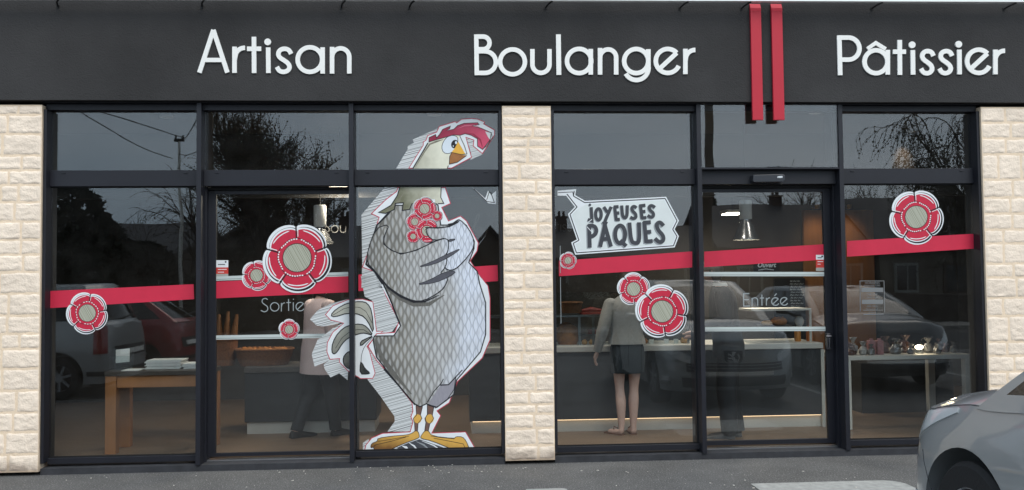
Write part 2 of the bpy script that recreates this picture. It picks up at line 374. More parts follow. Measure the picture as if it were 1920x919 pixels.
def sliding_door(x0, x1, gl, zb_l, label, side):
    """x0,x1 opening; gl = glass left/right; leaf stands 0.2 m behind the frame face"""
    t = thing('sliding_door', label, 'door', ((x0+x1)/2, .2, .03)); a, b = x0+.025, x1-.025
    zt = ZTR0-.03; y0, y1 = .2, .24
    m = MB(); m.box(a, gl[0], y0, y1, .055, zt); m.build('stile', FRAME, t, bevel=.002)
    m = MB(); m.box(gl[1], b, y0, y1, .055, zt); m.build('stile', FRAME, t, bevel=.002)
    m = MB(); m.box(gl[0], gl[1], y0, y1, zt-.035, zt); m.build('top_rail', FRAME, t)
    m = MB(); m.box(gl[0], gl[1], y0, y1, .055, zb_l); m.build('bottom_rail', FRAME, t)
    m = MB(); m.box(gl[0], gl[1], .214, .222, zb_l-.01, zt-.03); m.build('pane', PANE, t)
    m = MB(); m.box(a-.02, b+.02, .165, .26, zt+.003, ZTR0-.003); m.build('track', GASKET, t)
    m = MB(); m.box(a, b, .17, .26, .022, .032); m.build('threshold', mat('alu_bright', S(190, 190, 192), .35, .9), t)
    return t
def dz(py, px=450): return at(px, py, .214).z
D1 = sliding_door(M1, M2, (at(404.5, 600, .2).x, at(652, 600, .2).x+.03), at(520, 848, .2).z, 'black framed glass exit door lettered Sortie, beside the cartoon hen', 0)
D2 = sliding_door(M3, M4, (at(1320, 600, .2).x, at(1548.5, 600, .2).x), at(1440, 825, .2).z, 'black framed glass entrance door lettered Entrée, under the red bars', 1)
STRIP = mat('safety_strip', S(196, 205, 202), 0.5, var=.02)
STRIPL = mat('safety_strip_line', S(120, 128, 126), 0.5)
for d, segs in ((D1, [((405, 522.5), (653, 514)), ((405, 633), (653, 629))]), (D2, [((1320, 514), (1549, 514)), ((1322, 617.5), (1551, 616.5))])):
    for (a, b) in segs:
        m = FB(); m.stroke([a, b], 8, .2128, mi=0); m.stroke([(a[0], a[1]+1.6), (b[0], b[1]+1.6)], 1.0, .2124, mi=1); m.build('safety_strip', [STRIP, STRIPL], d)
# lock and pull on the entrance door
m = MB(); c = at(1551, 640, .2); m.box(c.x-.018, c.x+.018, .16, .2, c.z-.075, c.z+.075); m.tube([(c.x-.03, .15, c.z+.05), (c.x+.02, .15, c.z+.05)], .013, 10); m.tube([(c.x, .15, c.z-.06), (c.x, .15, c.z+.03)], .009, 8)
m.build('handle', mat('dark_chrome', S(120, 120, 124), .25, 1.0), D2, bevel=.003)
# motion sensor above the entrance
t = thing('motion_sensor', 'black motion sensor box mounted above the entrance door', 'sensor', at(1443, 340, .05))
m = MB(); p = [(1412.5, 328), (1469, 326.5), (1472, 329), (1472, 336), (1468, 341), (1414, 341.5), (1412, 339)]; m.plate(p, .0, .084); m.build('sensor_body', mat('sensor_plastic', S(46, 48, 54), .3), t, bevel=.004)
m = FB()
for i, x in enumerate((1459, 1461.6, 1464, 1466.4)): m.stroke([(x, 330.8), (x-.5, 333.6)], 1.7, -.0006)
m.stroke([(1458.6, 331), (1467, 330.6)], .9, -.0008)
m.build('sensor_mark', V_WHITE, t)

# ------------------------------------------------------------------ fascia fittings
for i, (xa, xb) in enumerate(((1411.5, 1431.5), (1451, 1471.5))):
    t = thing('red_bar', 'red painted vertical metal bar on the fascia, the one nearer the %s' % ('word Boulanger' if i == 0 else 'word Pâtissier'), 'sign bar', at((xa+xb)/2, 225, -.08), 'red bars over the entrance')
    p0, p1 = at(xa, 225, -.088), at(xb, 226, -.088); zt = at(xa, 15, -.088).z
    m = MB(); m.box(p0.x, p1.x, -.088, -.06, p0.z, zt-.035); m.build('bar', RED, t, bevel=.003)
    m = MB(); vs = []
    for X in (p0.x, p1.x): vs += [(X, -.088, zt-.034), (X, -.06, zt-.034), (X, -.06, zt+.045), (X, -.065, zt+.045), (X, -.088, zt)]
    m.add(vs, [(0, 1, 2, 3, 4), (9, 8, 7, 6, 5), (0, 4, 9, 5), (4, 3, 8, 9), (3, 2, 7, 8), (2, 1, 6, 7), (1, 0, 5, 6)]); m.build('bent_top', RED, t)
    for zz in (p0.z+.25, zt-.3): m = MB(); m.box(p0.x+.02, p1.x-.02, -.061, -.0545, zz, zz+.06); m.build('bracket', BLACK, t)
t = thing('sign_light_rail', 'slim white light rail held on black arms along the top of the fascia', 'light rail', (0, -.35, 4.1))
a, b = at(1900, 3.3, -.17), at(700, -.8, -.17); dz_ = (a.z-b.z)/(a.x-b.x); f_ = lambda X: b.z+dz_*(X-b.x)
m = MB(); m.bar((GX0, -.17, f_(GX0)), (GX1, -.17, f_(GX1)), .05, .018); m.build('rail', mat('rail_white', S(245, 245, 245), .3), t)
for px in (95, 370, 636, 766, 1026, 1282, 1400, 1648, 1900):
    X = at(px, 5, -.2).x; m = MB(); zz = f_(X); m.tube([(X+.05, -.17, zz-.009), (X+.02, -.13, zz-.022), (X+.008, -.09, zz-.028), (X, -.0545, zz-.034)], .008, 8); m.box(X-.011, X+.011, -.062, -.0545, zz-.048, zz-.02); m.build('arm', BLACK, t)

# raised letters: every stroke is a flat bar of the real width, 30 mm proud of the render
LW = 8.4
def letter(ch, word, strokes, idx, nth, total):
    m = MB(); y = -.068
    for s in strokes:
        y -= .0004
        if s[0] == 'dot': m.plate(circ(s[1], s[2], s[3], n=28), y, -.0545)
        else: m.stroke(s[1], s[2] if len(s) > 2 and s[2] else LW, y, -.0545, closed=(s[0] == 'loop'))
    ordn = {1: 'first', 2: 'second'}[nth]
    lab = 'white raised letter %s in the fascia word %s' % (ch, word) if total == 1 else 'white raised letter %s, %s one in the fascia word %s' % (ch, ordn, word)
    o = m.build('sign_letter', WHITE, None, bevel=0); tag(o, lab, 'sign letter', 'sign letters of the word ' + word)
def arc(cx, cy, rx, a0, a1, n=18, ry=None): return circ(cx, cy, rx, ry, n, a0, a1)
def L_n(x0, x1, top, base):
    a, b = x0+LW/2, x1-LW/2; r = (b-a)/2; cy = top+LW/2+r
    return [('l', [(a, top+1.5), (a, base)]), ('l', [(a, cy+3)] + arc((a+b)/2, cy, r, 180, 360) + [(b, base)])]
def L_r(x0, x1, top, base): return [('l', [(x0+LW/2, top+1.5), (x0+LW/2, base)]), ('l', [(x0+LW/2, base-24)] + arc(x1+1, top+4.2+17, 17.5, 188, 272, 12))]
def L_i(x0, x1, top, base, dx, dy, r=6.3): return [('l', [((x0+x1)/2, top), ((x0+x1)/2+.5, base)]), ('dot', dx, dy, r)]
def L_s(x0, x1, top, bot):
    cx = (x0+x1)/2; h = bot-top; r1 = h*.5-LW*.5
    p = [(.93, .27), (.82, .13), (.60, .08), (.36, .10), (.20, .20), (.19, .33), (.33, .43), (.55, .51), (.78, .62), (.86, .76), (.74, .88), (.50, .93), (.25, .89), (.11, .74)]
    p = [(x0+(x1-x0)*u, top+h*v) for u, v in p]; return [('l', smooth_poly(p, 2, False))]
def L_a(x0, x1, top, bot, st_top, base):
    r = (bot-top)/2-LW/2; cy = (bot+top)/2; return [('loop', circ(x0+LW/2+r, cy, r, n=44)), ('l', [(x1-LW/2, st_top), (x1-LW/2, base)])]
def L_e(x0, x1, top, bot):
    r = (bot-top)/2-LW/2; cx, cy = x0+LW/2+r, (bot+top)/2
    p = arc(cx, cy, r, 24, 318, 40)                     # screen angles: y grows downwards
    q = (cx+r*math.cos(R(318)), cy+r*math.sin(R(318))); e = (cx-r*.70, cy+r*.66)
    return [('l', p), ('l', [q, e])]
A = []
def word(name, glyphs):
    cnt = {}; tot = {}
    for g in glyphs: tot[g[0]] = tot.get(g[0], 0)+1
    for i, g in enumerate(glyphs):
        cnt[g[0]] = cnt.get(g[0], 0)+1; letter(g[0], name, g[1], i, cnt[g[0]], tot[g[0]])
word('Artisan', [
 ('A', [('l', [(373.6, 136.2), (400, 56)]), ('l', [(399.8, 56), (426.2, 136.2)]), ('l', [(384, 112.5), (416, 112.5)], 8)]),
 ('r', L_r(435.3, 457.5, 86, 136.7)), ('t', [('l', [(476, 69), (476.3, 137)]), ('l', [(463, 91.5), (489.5, 91.5)])]),
 ('i', L_i(498.3, 507, 89, 137, 501.8, 78.5)), ('s', L_s(515.5, 548, 87, 139)), ('a', L_a(553.8, 609, 84.5, 139, 88.8, 138)), ('n', L_n(618.3, 659, 86.5, 138))])
word('Boulanger', [
 ('B', [('l', [(893, 64.5), (894, 141)]), ('l', [(893, 68.6), (905, 68.6)] + arc(906, 80.5, 11.9, 270, 450, 14) + [(893, 92.6)]), ('l', [(893.5, 96), (909, 96)] + arc(909.5, 116.5, 20.3, 270, 450, 18) + [(894, 136.8)])]),
 ('o', [('loop', circ(961, 116, 23.3, n=44))]),
 ('u', [('l', [(998.3, 92)] + list(reversed(arc(1014.3, 120.7, 16, 0, 180))) + [(1030.3, 92)])]),
 ('l', [('l', [(1047, 64.5), (1048, 140.5)], 9)]), ('a', L_a(1059, 1112, 87.5, 141.3, 91.8, 140)), ('n', L_n(1121, 1159.6, 88.5, 140)),
 ('g', [('loop', circ(1193, 114.5, 22.6, n=44)), ('l', [(1215.8, 92.2), (1215.8, 127)] + arc(1193.4, 127.5, 22.6, 0, 152, 20))]),
 ('e', L_e(1225.5, 1275, 87.6, 141)), ('r', L_r(1281, 1302.3, 90, 139))])
word('Pâtissier', [
 ('P', [('l', [(1573.8, 66.3), (1575.6, 141)]), ('l', [(1573.8, 70.5), (1591, 70.5)] + arc(1591, 91.2, 20.7, 270, 450, 20) + [(1574.5, 111.9)])]),
 ('â', L_a(1617, 1669, 90, 141.5, 93.5, 140) + [('l', [(1626.5, 91.5), (1642.3, 80.5), (1661, 92)], 7)]),
 ('t', [('l', [(1687.2, 75), (1687.6, 140.5)]), ('l', [(1674.5, 97), (1699, 97)])]), ('i', L_i(1707.5, 1716, 94, 140, 1710.5, 84)),
 ('s', L_s(1724, 1752.6, 91.5, 141.5)), ('s', L_s(1758.5, 1787.6, 91.5, 141.3)), ('i', L_i(1795, 1803, 93, 139.5, 1797.8, 83)),
 ('e', L_e(1809.5, 1856, 89, 141)), ('r', L_r(1862.5, 1883, 91.5, 139.3))])
# ------------------------------------------------------------------ stickers on the glass
YG, YD = .1196, .2136                      # outer faces of the fixed panes and of the door panes
def ribbon(pts, Y, label):
    m = FB(); m.sheet(pts, Y); o = m.build('ribbon_sticker', V_RED); tag(o, label, 'sticker', 'red ribbon stickers across the windows')
ribbon([(90, 546), (363, 533), (364, 561), (91, 578)], YG, 'red ribbon sticker crossing the leftmost window, in front of the wooden table')
ribbon([(405.5, 528), (653, 516.5), (653, 548), (405.5, 559.5)], YD-.0006, 'red ribbon sticker crossing the Sortie door')
ribbon([(672, 515), (933, 497), (934, 527), (672, 546)], YG, 'red ribbon sticker partly behind the hen sticker')
ribbon([(1048, 489), (1298, 471.5), (1298, 501.5), (1048, 518)], YG, 'red ribbon sticker under the white speech bubble')
ribbon([(1320.5, 472), (1546, 458), (1547.5, 487), (1320.5, 501)], YD-.0006, 'red ribbon sticker crossing the Entrée door')
ribbon([(1588, 452), (1833, 438), (1833, 466), (1588, 481.5)], YG, 'red ribbon sticker crossing the rightmost window')

def scallop(cx, cy, r, n, rot, depth=.13, k=9):
    o = []; N = n*k*2
    for i in range(N):
        a = 2*math.pi*i/N; q = abs(math.sin(n*a/2)); rr = r*(1-depth+depth*q**.55); o.append((cx+rr*math.cos(a+rot), cy+rr*math.sin(a+rot)))
    return o
def flower_mesh(m, cx, cy, r, rot, Y, n=5, sx=1.0, k=9, dy=.0005, seed=0, thin=0):
    rnd = random.Random(seed); off = r*.02
    y = [Y-dy*i for i in range(1, 10)]
    m.sheet(scallop(cx, cy, r, n, rot, k=k), y[0], 0)                       # white rim
    m.sheet(scallop(cx+off, cy+off*.6, r*(.94+.03*thin), n, rot, k=k), y[1], 1)          # black line
    m.sheet(scallop(cx, cy-off*.4, r*(.905+.01*thin), n, rot, k=k), y[2], 0)
    m.sheet(scallop(cx+off*.4, cy, r*(.86+.035*thin), n, rot, k=k), y[3], 2)             # red petals
    for i in range(n):
        a = rot+2*math.pi*i/n; c, s_ = math.cos(a), math.sin(a)
        m.stroke([(cx+c*r*.52, cy+s_*r*.52), (cx+c*r*.90, cy+s_*r*.90)], r*.04, y[4], mi=1)
        m.stroke([(cx+c*r*.60-s_*r*.045, cy+s_*r*.60+c*r*.045), (cx+c*r*.88-s_*r*.05, cy+s_*r*.88+c*r*.05)], r*.022, y[4]-.3*dy, mi=0)
        a2 = a+math.pi/n
        m.stroke(circ(cx, cy, r*.79, None, 12, math.degrees(a)+14, math.degrees(a)+360/n-14), r*.03, y[4]-.2*dy, mi=0, taper=[.2]+[1]*11+[.2])
    m.sheet(scallop(cx, cy, r*.565, n, rot+.5, .07, k), y[5], 1)
    m.sheet(scallop(cx, cy, r*.545, n, rot+.5, .07, k), y[6], 2)
    if r > 14:
        nd = 46 if r > 40 else 26
        for i in range(nd):
            a = 2*math.pi*i/nd; rr = r*.535*(1-.07+.07*abs(math.sin(n*(a-rot-.5)/2))**.55)
            if i % 9 == 8: continue
            m.stroke([(cx+rr*math.cos(a), cy+rr*math.sin(a)), (cx+rr*math.cos(a+.085 if nd > 30 else a+.14), cy+rr*math.sin(a+.085 if nd > 30 else a+.14))], r*.036, y[7], mi=0)
    m.sheet(circ(cx, cy, r*.415, None, 32), y[7]-.4*dy, 1); m.sheet(circ(cx, cy, r*.395, None, 32), y[8], 3)
FLM = [V_WHITE, V_BLACK, V_RED2, V_STRIPE]
def flower(cx, cy, r, rot, Y, label, n=5):
    m = FB(); flower_mesh(m, cx, cy, r, R(rot), Y, n, seed=int(cx)); o = m.build('flower_sticker', FLM); tag(o, label, 'flower sticker', 'red flower stickers on the windows')
flower(163.5, 587, 40, -8, YG-.001, 'red flower sticker overlapping the ribbon on the leftmost window')
flower(481, 516.5, 29, 40, YD-.0012, 'mid sized red flower sticker touching the biggest flower of the Sortie door')
flower(557, 483.5, 66, -92, YD-.0065, 'biggest red flower sticker, above the ribbon of the Sortie door')
flower(542, 618, 20, 20, YD-.001, 'small red flower sticker under the word Sortie, over the lower white strip')
flower(1065, 488.5, 16.5, 30, YG-.001, 'tiniest red flower sticker, at the ribbon end below the speech bubble')
flower(1188, 542, 31.5, 15, YG-.001, 'smaller red flower sticker of the pair in front of the woman in grey')
flower(1241.5, 584, 51, 10, YG-.0065, 'larger red flower sticker of the pair beside the woman in grey')
flower(1718, 407, 52, -95, YG-.001, 'big red flower sticker on the rightmost window, above the white table')

# speech bubble
t = thing('speech_bubble_sticker', 'white jagged speech bubble sticker reading Joyeuses Pâques', 'sticker', at(1160, 470, YG))
BUB = [(1045.4, 357.6), (1080.5, 354.6), (1078.6, 366), (1097, 376.7), (1249, 369), (1273, 414), (1265, 430), (1273, 443), (1265, 464), (1078.6, 477.6), (1071, 454.8), (1081.6, 449), (1065, 401.4), (1077.8, 388), (1061.4, 367), (1045.4, 367)]
m = FB(); m.sheet(BUB, YG-.0006, 0); a_ = inset(BUB, 3.2); b_ = inset(BUB, 4.9)
for i in range(1, len(BUB)-2): m.stroke([a_[i], a_[i+1]], 1.8, YG-.0012, mi=1)
m.stroke([(1046, 361.5), (1074, 360), a_[2]], 1.2, YG-.0011, mi=1)
m.sheet(inset(BUB[3:14], 6.5), YG-.0009, 2); m.build('bubble', [V_WHITE, V_BLACK, V_GREY], t)
Z = lambda l: [(1080+x/8.355, 370+y/8.355) for x, y in l]
J1 = [('c', (218, 118, 20)), [(238, 155), (250, 370), (186, 348)], 'O352,268,44,88', [(435, 150), (492, 235)], [(552, 148), (452, 382)],
      [(606, 145), (632, 365)], [(592, 152), (668, 146)], [(612, 250), (678, 244)], [(620, 350), (688, 345)], [(716, 128), (730, 318), (800, 322), (805, 125)],
      [(948, 168), (912, 138), (874, 160), (884, 214), (938, 262), (940, 318), (896, 336), (850, 312)],
      [(1010, 122), (1036, 338)], [(992, 136), (1088, 124)], [(1016, 228), (1088, 220)], [(1026, 326), (1102, 316)],
      [(1238, 160), (1186, 124), (1142, 148), (1158, 202), (1214, 246), (1214, 298), (1172, 316), (1122, 284)]]
J2 = [[(205, 425), (216, 790)], [(190, 446), (285, 445), (326, 510), (300, 592), (215, 622)], [(458, 425), (378, 778)], [(448, 425), (548, 772)], [(405, 655), (525, 650)], [(418, 418), (455, 402), (488, 418)],
      'O692,582,78,140', [(690, 676), (788, 766)], [(836, 396), (862, 690), (925, 722), (996, 704), (986, 392)], [(1070, 385), (1102, 716)], [(1052, 400), (1172, 390)], [(1086, 548), (1178, 538)], [(1096, 694), (1202, 684)],
      [(1372, 448), (1316, 384), (1258, 420), (1284, 514), (1372, 604), (1366, 690), (1300, 706), (1236, 644)]]
def hand(m, L, wd, y, mi, ox=0, oy=0):
    for s in L:
        y -= .00012
        if isinstance(s, str): cx, cy, rx, ry = map(float, s[1:].split(',')); m.stroke(Z(circ(cx+ox, cy+oy, rx, ry, 28)), wd/8.355, y, mi=mi, closed=True)
        elif s[0] == 'c': m.sheet(Z(circ(s[1][0]+ox, s[1][1]+oy, s[1][2])), y, mi)
        else:
            p = [(x+ox, yy+oy) for x, yy in s]; p = smooth_poly(p, 2, False) if len(p) > 3 else p; m.stroke(Z(p), wd/8.355, y, mi=mi)
m = FB(); hand(m, J1, 50, YG-.0022, 0); hand(m, J2, 62, YG-.0022, 0); hand(m, J1, 50, YG-.0014, 1, -10, 12); hand(m, J2, 62, YG-.0014, 1, -18, 16)
for a, b in (((170, 460), (250, 545)), ((185, 395), (250, 345))): m.stroke(Z([a, b]), 1.2, YG-.005, mi=2)
m.build('bubble_lettering', [V_LETTER, V_SHADE, V_WHITE], t)
m = FB(); P = [(884.5, 349.9), (909.7, 372), (915, 357.5), (921, 366), (930.5, 357.3), (930, 383), (915, 381)]
m.sheet(P, YG-.0006, 0); m.stroke([(888, 354), (913, 378), (927, 380), (921, 363)], 1.4, YG-.0012, mi=1); m.stroke([(922, 362), (917, 360.5), (912.5, 375)], 1.3, YG-.0012, mi=1)
tag(m.build('lightning_sticker', [V_WHITE, V_BLACK]), 'white zigzag sticker tail at the top right of the hen window', 'sticker')

# ------------------------------------------------------------------ the cartoon hen on the glass
HEN = thing('hen_sticker', 'tall cartoon hen sticker with grey feathers and red comb holding flowers', 'hen sticker', at(800, 850, YG))
def _hatch(nt, p):
    co, s = xyz(nt); t = M_(nt, 'ADD', M_(nt, 'MULTIPLY', s[2], 130), M_(nt, 'MULTIPLY', s[0], -34))
    n = nt.nodes.new('ShaderNodeTexNoise'); n.noise_dimensions = '1D'; n.inputs['Scale'].default_value = .9; n.inputs['Detail'].default_value = 4; nt.links.new(t, n.inputs['W'])
    r = nt.nodes.new('ShaderNodeValToRGB'); e = r.color_ramp.elements; e[0].position = .36; e[1].position = .62; e[0].color = (*S(112, 114, 114), 1); e[1].color = (*S(226, 228, 228), 1)
    q = e.new(.46); q.color = (*S(186, 190, 190), 1)
    nt.links.new(n.outputs[0], r.inputs[0]); nt.links.new(r.outputs[0], p.inputs['Base Color']); p.inputs['Roughness'].default_value = .5
V_HATCH = node_mat('vinyl_hatching', _hatch)
PLUMEX = at(800, 600, YG)
def _plume(dark, lightx, sc=1.0):
    def fn(nt, p):
        co, s = xyz(nt)
        wdt = .034*sc; hh = .135*sc
        n = nt.nodes.new('ShaderNodeTexNoise'); n.inputs['Scale'].default_value = 9; n.inputs['Detail'].default_value = 2; nt.links.new(co, n.inputs['Vector'])
        jx = M_(nt, 'ADD', s[0], M_(nt, 'MULTIPLY', M_(nt, 'SUBTRACT', n.outputs[0], .5), .018))
        # columns of slim almond feathers, each column half a feather out of step with its neighbours
        xx = M_(nt, 'DIVIDE', M_(nt, 'ADD', jx, 10.0), wdt); fr = M_(nt, 'ABSOLUTE', M_(nt, 'SUBTRACT', M_(nt, 'FRACT', xx), .5)); par = M_(nt, 'MODULO', M_(nt, 'FLOOR', xx), 2.0)
        ph = M_(nt, 'MULTIPLY', M_(nt, 'ADD', M_(nt, 'DIVIDE', s[2], hh), M_(nt, 'MULTIPLY', par, .5)), math.pi)
        d1 = M_(nt, 'SUBTRACT', fr, M_(nt, 'MULTIPLY', M_(nt, 'ABSOLUTE', M_(nt, 'COSINE', ph)), .64)); d2 = M_(nt, 'SUBTRACT', M_(nt, 'SUBTRACT', 1.0, fr), M_(nt, 'MULTIPLY', M_(nt, 'ABSOLUTE', M_(nt, 'SINE', ph)), .64))
        d = M_(nt, 'MINIMUM', d1, d2); line = M_(nt, 'MAXIMUM', M_(nt, 'SUBTRACT', 1.0, M_(nt, 'MULTIPLY', M_(nt, 'ABSOLUTE', d), 9.0)), 0.0)
        gap = M_(nt, 'MINIMUM', M_(nt, 'MAXIMUM', M_(nt, 'MULTIPLY', d, 4.0), 0), .16)
        # the print itself goes from warm dark grey on the hen's back to a cool pale grey on its breast
        mr = nt.nodes.new('ShaderNodeMapRange'); mr.inputs['From Min'].default_value = lightx[0]; mr.inputs['From Max'].default_value = lightx[1]; nt.links.new(s[0], mr.inputs['Value'])
        n2 = nt.nodes.new('ShaderNodeTexNoise'); n2.inputs['Scale'].default_value = 3.5; n2.inputs['Detail'].default_value = 4; nt.links.new(co, n2.inputs['Vector'])
        f = M_(nt, 'ADD', mr.outputs[0], M_(nt, 'MULTIPLY', M_(nt, 'SUBTRACT', n2.outputs[0], .5), .7)); f = M_(nt, 'MINIMUM', M_(nt, 'MAXIMUM', f, 0), 1)
        rr = nt.nodes.new('ShaderNodeValToRGB'); e = rr.color_ramp.elements; e[0].position = 0; e[0].color = (*S(*dark), 1); e[1].position = 1; e[1].color = (*S(222, 229, 242), 1)
        for q_, c_ in ((.28, (146, 143, 134)), (.7, (180, 180, 179))): z_ = e.new(q_); z_.color = (*S(*c_), 1)
        nt.links.new(f, rr.inputs[0]); base = rr.outputs[0]
        hi = M_(nt, 'MINIMUM', M_(nt, 'MAXIMUM', M_(nt, 'MULTIPLY', M_(nt, 'SUBTRACT', -.2, d), 1.6), 0), .3)
        base = mixc(nt, gap, base, S(70, 70, 72))
        base = mixc(nt, hi, base, S(232, 236, 240))
        mpn = nt.nodes.new('ShaderNodeMapping'); mpn.inputs['Scale'].default_value = (120, 1, 5); nt.links.new(co, mpn.inputs[0]); n3 = nt.nodes.new('ShaderNodeTexNoise'); n3.inputs['Scale'].default_value = 1; n3.inputs['Detail'].default_value = 3; nt.links.new(mpn.outputs[0], n3.inputs['Vector'])
        base = mixc(nt, M_(nt, 'MAXIMUM', M_(nt, 'MULTIPLY', M_(nt, 'SUBTRACT', n3.outputs[0], .48), 1.6), 0), base, S(92, 94, 98))
        nt.links.new(mixc(nt, M_(nt, 'MULTIPLY', line, .42), base, S(58, 60, 64)), p.inputs['Base Color']); p.inputs['Roughness'].default_value = .5
    return fn
def _bx(px): return at(px, 600, YG).x-at(800, 850, YG).x
V_PLUME = node_mat('vinyl_plumage', _plume((88, 85, 78), (_bx(700), _bx(895))))
V_PLUME2 = node_mat('vinyl_wing_plumage', _plume((98, 96, 90), (_bx(685), _bx(860)), .85))
def _grad(c0, c1, vec, lo, hi):
    def fn(nt, p):
        co, s = xyz(nt); v = M_(nt, 'ADD', M_(nt, 'MULTIPLY', s[0], vec[0]), M_(nt, 'MULTIPLY', s[2], vec[1]))
        mr = nt.nodes.new('ShaderNodeMapRange'); mr.inputs['From Min'].default_value = lo; mr.inputs['From Max'].default_value = hi; nt.links.new(v, mr.inputs['Value'])
        n2 = nt.nodes.new('ShaderNodeTexNoise'); n2.inputs['Scale'].default_value = 14; n2.inputs['Detail'].default_value = 4; nt.links.new(co, n2.inputs['Vector'])
        f = M_(nt, 'ADD', mr.outputs[0], M_(nt, 'MULTIPLY', M_(nt, 'SUBTRACT', n2.outputs[0], .5), .45)); f = M_(nt, 'MINIMUM', M_(nt, 'MAXIMUM', f, 0), 1)
        nt.links.new(mixc(nt, f, S(*c0), S(*c1)), p.inputs['Base Color']); p.inputs['Roughness'].default_value = .5
    return fn
_hz = at(800, 850, YG).z
V_CREAM = node_mat('vinyl_neck_cream', _grad((112, 112, 88), (232, 230, 210), (1, .2), _bx(742)+.2*2.6, _bx(835)+.2*2.6))
V_COMB = node_mat('vinyl_comb_red', _grad((150, 28, 62), (222, 84, 116), (1, -.5), _bx(815)-.5*2.85, _bx(925)-.5*2.8))
V_TAIL = node_mat('vinyl_tail_grey', _grad((40, 42, 42), (196, 196, 182), (-.4, 1), 0.98, 1.66))
V_FOOT = node_mat('vinyl_foot_yellow', _grad((122, 84, 40), (220, 172, 82), (.15, 1), .0, .13))
V_LEG = mat('vinyl_leg_brown', S(112, 84, 74), .5, var=.2, vs=40)
V_BEAK = mat('vinyl_beak_yellow', S(236, 180, 66), .5, var=.08, vs=20); V_BEAK2 = mat('vinyl_beak_brown', S(160, 104, 52), .5, var=.15, vs=20)
V_EYE = mat('vinyl_eye_white', S(222, 232, 240), .5)
cH = lambda l: [(740+x/7.66, 210+y/7.66) for x, y in l]
cA = lambda l: [(560+x/2.7025, 200+y/2.7025) for x, y in l]
cB = lambda l: [(560+x/2.5525, 520+y/2.5525) for x, y in l]
cT = lambda l: [(580+x/4.594, 540+y/4.594) for x, y in l]
cW = lambda l: [(680+x/4.177, 400+y/4.177) for x, y in l]
cF = lambda l: [(680+x/5.405, 690+y/5.405) for x, y in l]
def Y_(k): return YG-.0010-.0006*k
def part(name, mats, sheets=(), strokes=(), parent=HEN):
    m = FB()
    for pts, k, mi in sheets: m.sheet(pts, Y_(k), mi)
    for i, s in enumerate(strokes): m.stroke(s[0], s[1], Y_(s[2])-.00004*i, mi=s[3], closed=len(s) > 4 and s[4] == 1, taper=s[5] if len(s) > 5 else None)
    return m.build(name, mats, parent)
# backing: hatched drop shadow, red outline, white rim (upper pane)
HALO_H = cH([(195, 812), (405, 475), (405, 430), (445, 402), (470, 335), (600, 285), (635, 205), (870, 132), (890, 150), (960, 100), (1100, 88), (1190, 98), (1300, 140), (1285, 170), (1440, 258), (1440, 330), (1262, 606), (1122, 492), (1132, 408), (1030, 372), (1110, 655), (820, 812)])
for sh_ in [(cH([(22, 812), (110, 660), (188, 535), (185, 490), (278, 442), (258, 398), (610, 238), (640, 300), (480, 480), (260, 812)]), 0, 0), (cH([(1030, 372), (1132, 408), (1122, 492), (1262, 608), (1090, 688), (1100, 600)]), 0, 0),
 (cA([(438, 408), (318, 548), (322, 800), (318, 919), (470, 919), (520, 600), (540, 408)]), 0, 0), (cB([(297, -6), (316, 92), (350, 110), (372, 272), (445, 262), (500, 190), (430, -6)]), 0, 0),
 (cB([(330, 330), (330, 490), (392, 570), (458, 665), (460, 690), (425, 738), (560, 738), (560, 600), (400, 330)]), 0, 0),
 (cT([(5, 270), (70, 195), (185, 135), (330, 95), (345, 290), (120, 332), (65, 325)]), 0, 0), (cT([(345, 270), (200, 350), (70, 450), (20, 570), (45, 678), (180, 622), (345, 500)]), 0, 0), (cT([(123, 658), (135, 705), (182, 770), (258, 735), (330, 795), (345, 500), (240, 580)]), .5, 0),
 (cF([(2, 855), (2, 760), (60, 720), (90, 855)]), 0, 0)]: part('hatched_shadow', V_HATCH, [sh_])
HALO_B = cA([(502, 408), (495, 428), (440, 470), (365, 543), (405, 562), (368, 690), (320, 815), (385, 838), (422, 900)]) + cB([(388, 15), (418, 92), (478, 212), (458, 262), (372, 268), (330, 330), (372, 400), (445, 480), (540, 600), (545, 640), (535, 668), (545, 692), (532, 738), (400, 745), (348, 768), (320, 802), (312, 838), (852, 828), (800, 738), (640, 744), (682, 662), (665, 640), (722, 602), (762, 500), (880, 388), (918, 300), (918, 100), (908, 40)]) + cA([(922, 858), (872, 782), (906, 732), (912, 690), (852, 578), (820, 552), (760, 577), (728, 512), (772, 492), (744, 408)])
HALO_T = cT([(135, 230), (200, 152), (330, 98), (460, 93), (550, 118), (582, 372), (640, 372), (560, 430), (500, 505), (520, 540), (570, 735), (548, 782), (440, 784), (325, 712), (256, 640), (258, 612), (175, 618), (148, 550), (152, 470), (200, 380), (290, 305), (180, 278)])
part('white_rim', [V_OUT, V_WHITE], [(HALO_H, 1, 0), (inset(HALO_H, 1.5), 2, 1), (HALO_T, 1.3, 0), (inset(HALO_T, 1.4), 1.6, 1), (HALO_B, 1.9, 0), (inset(HALO_B, 1.6), 2, 1)])
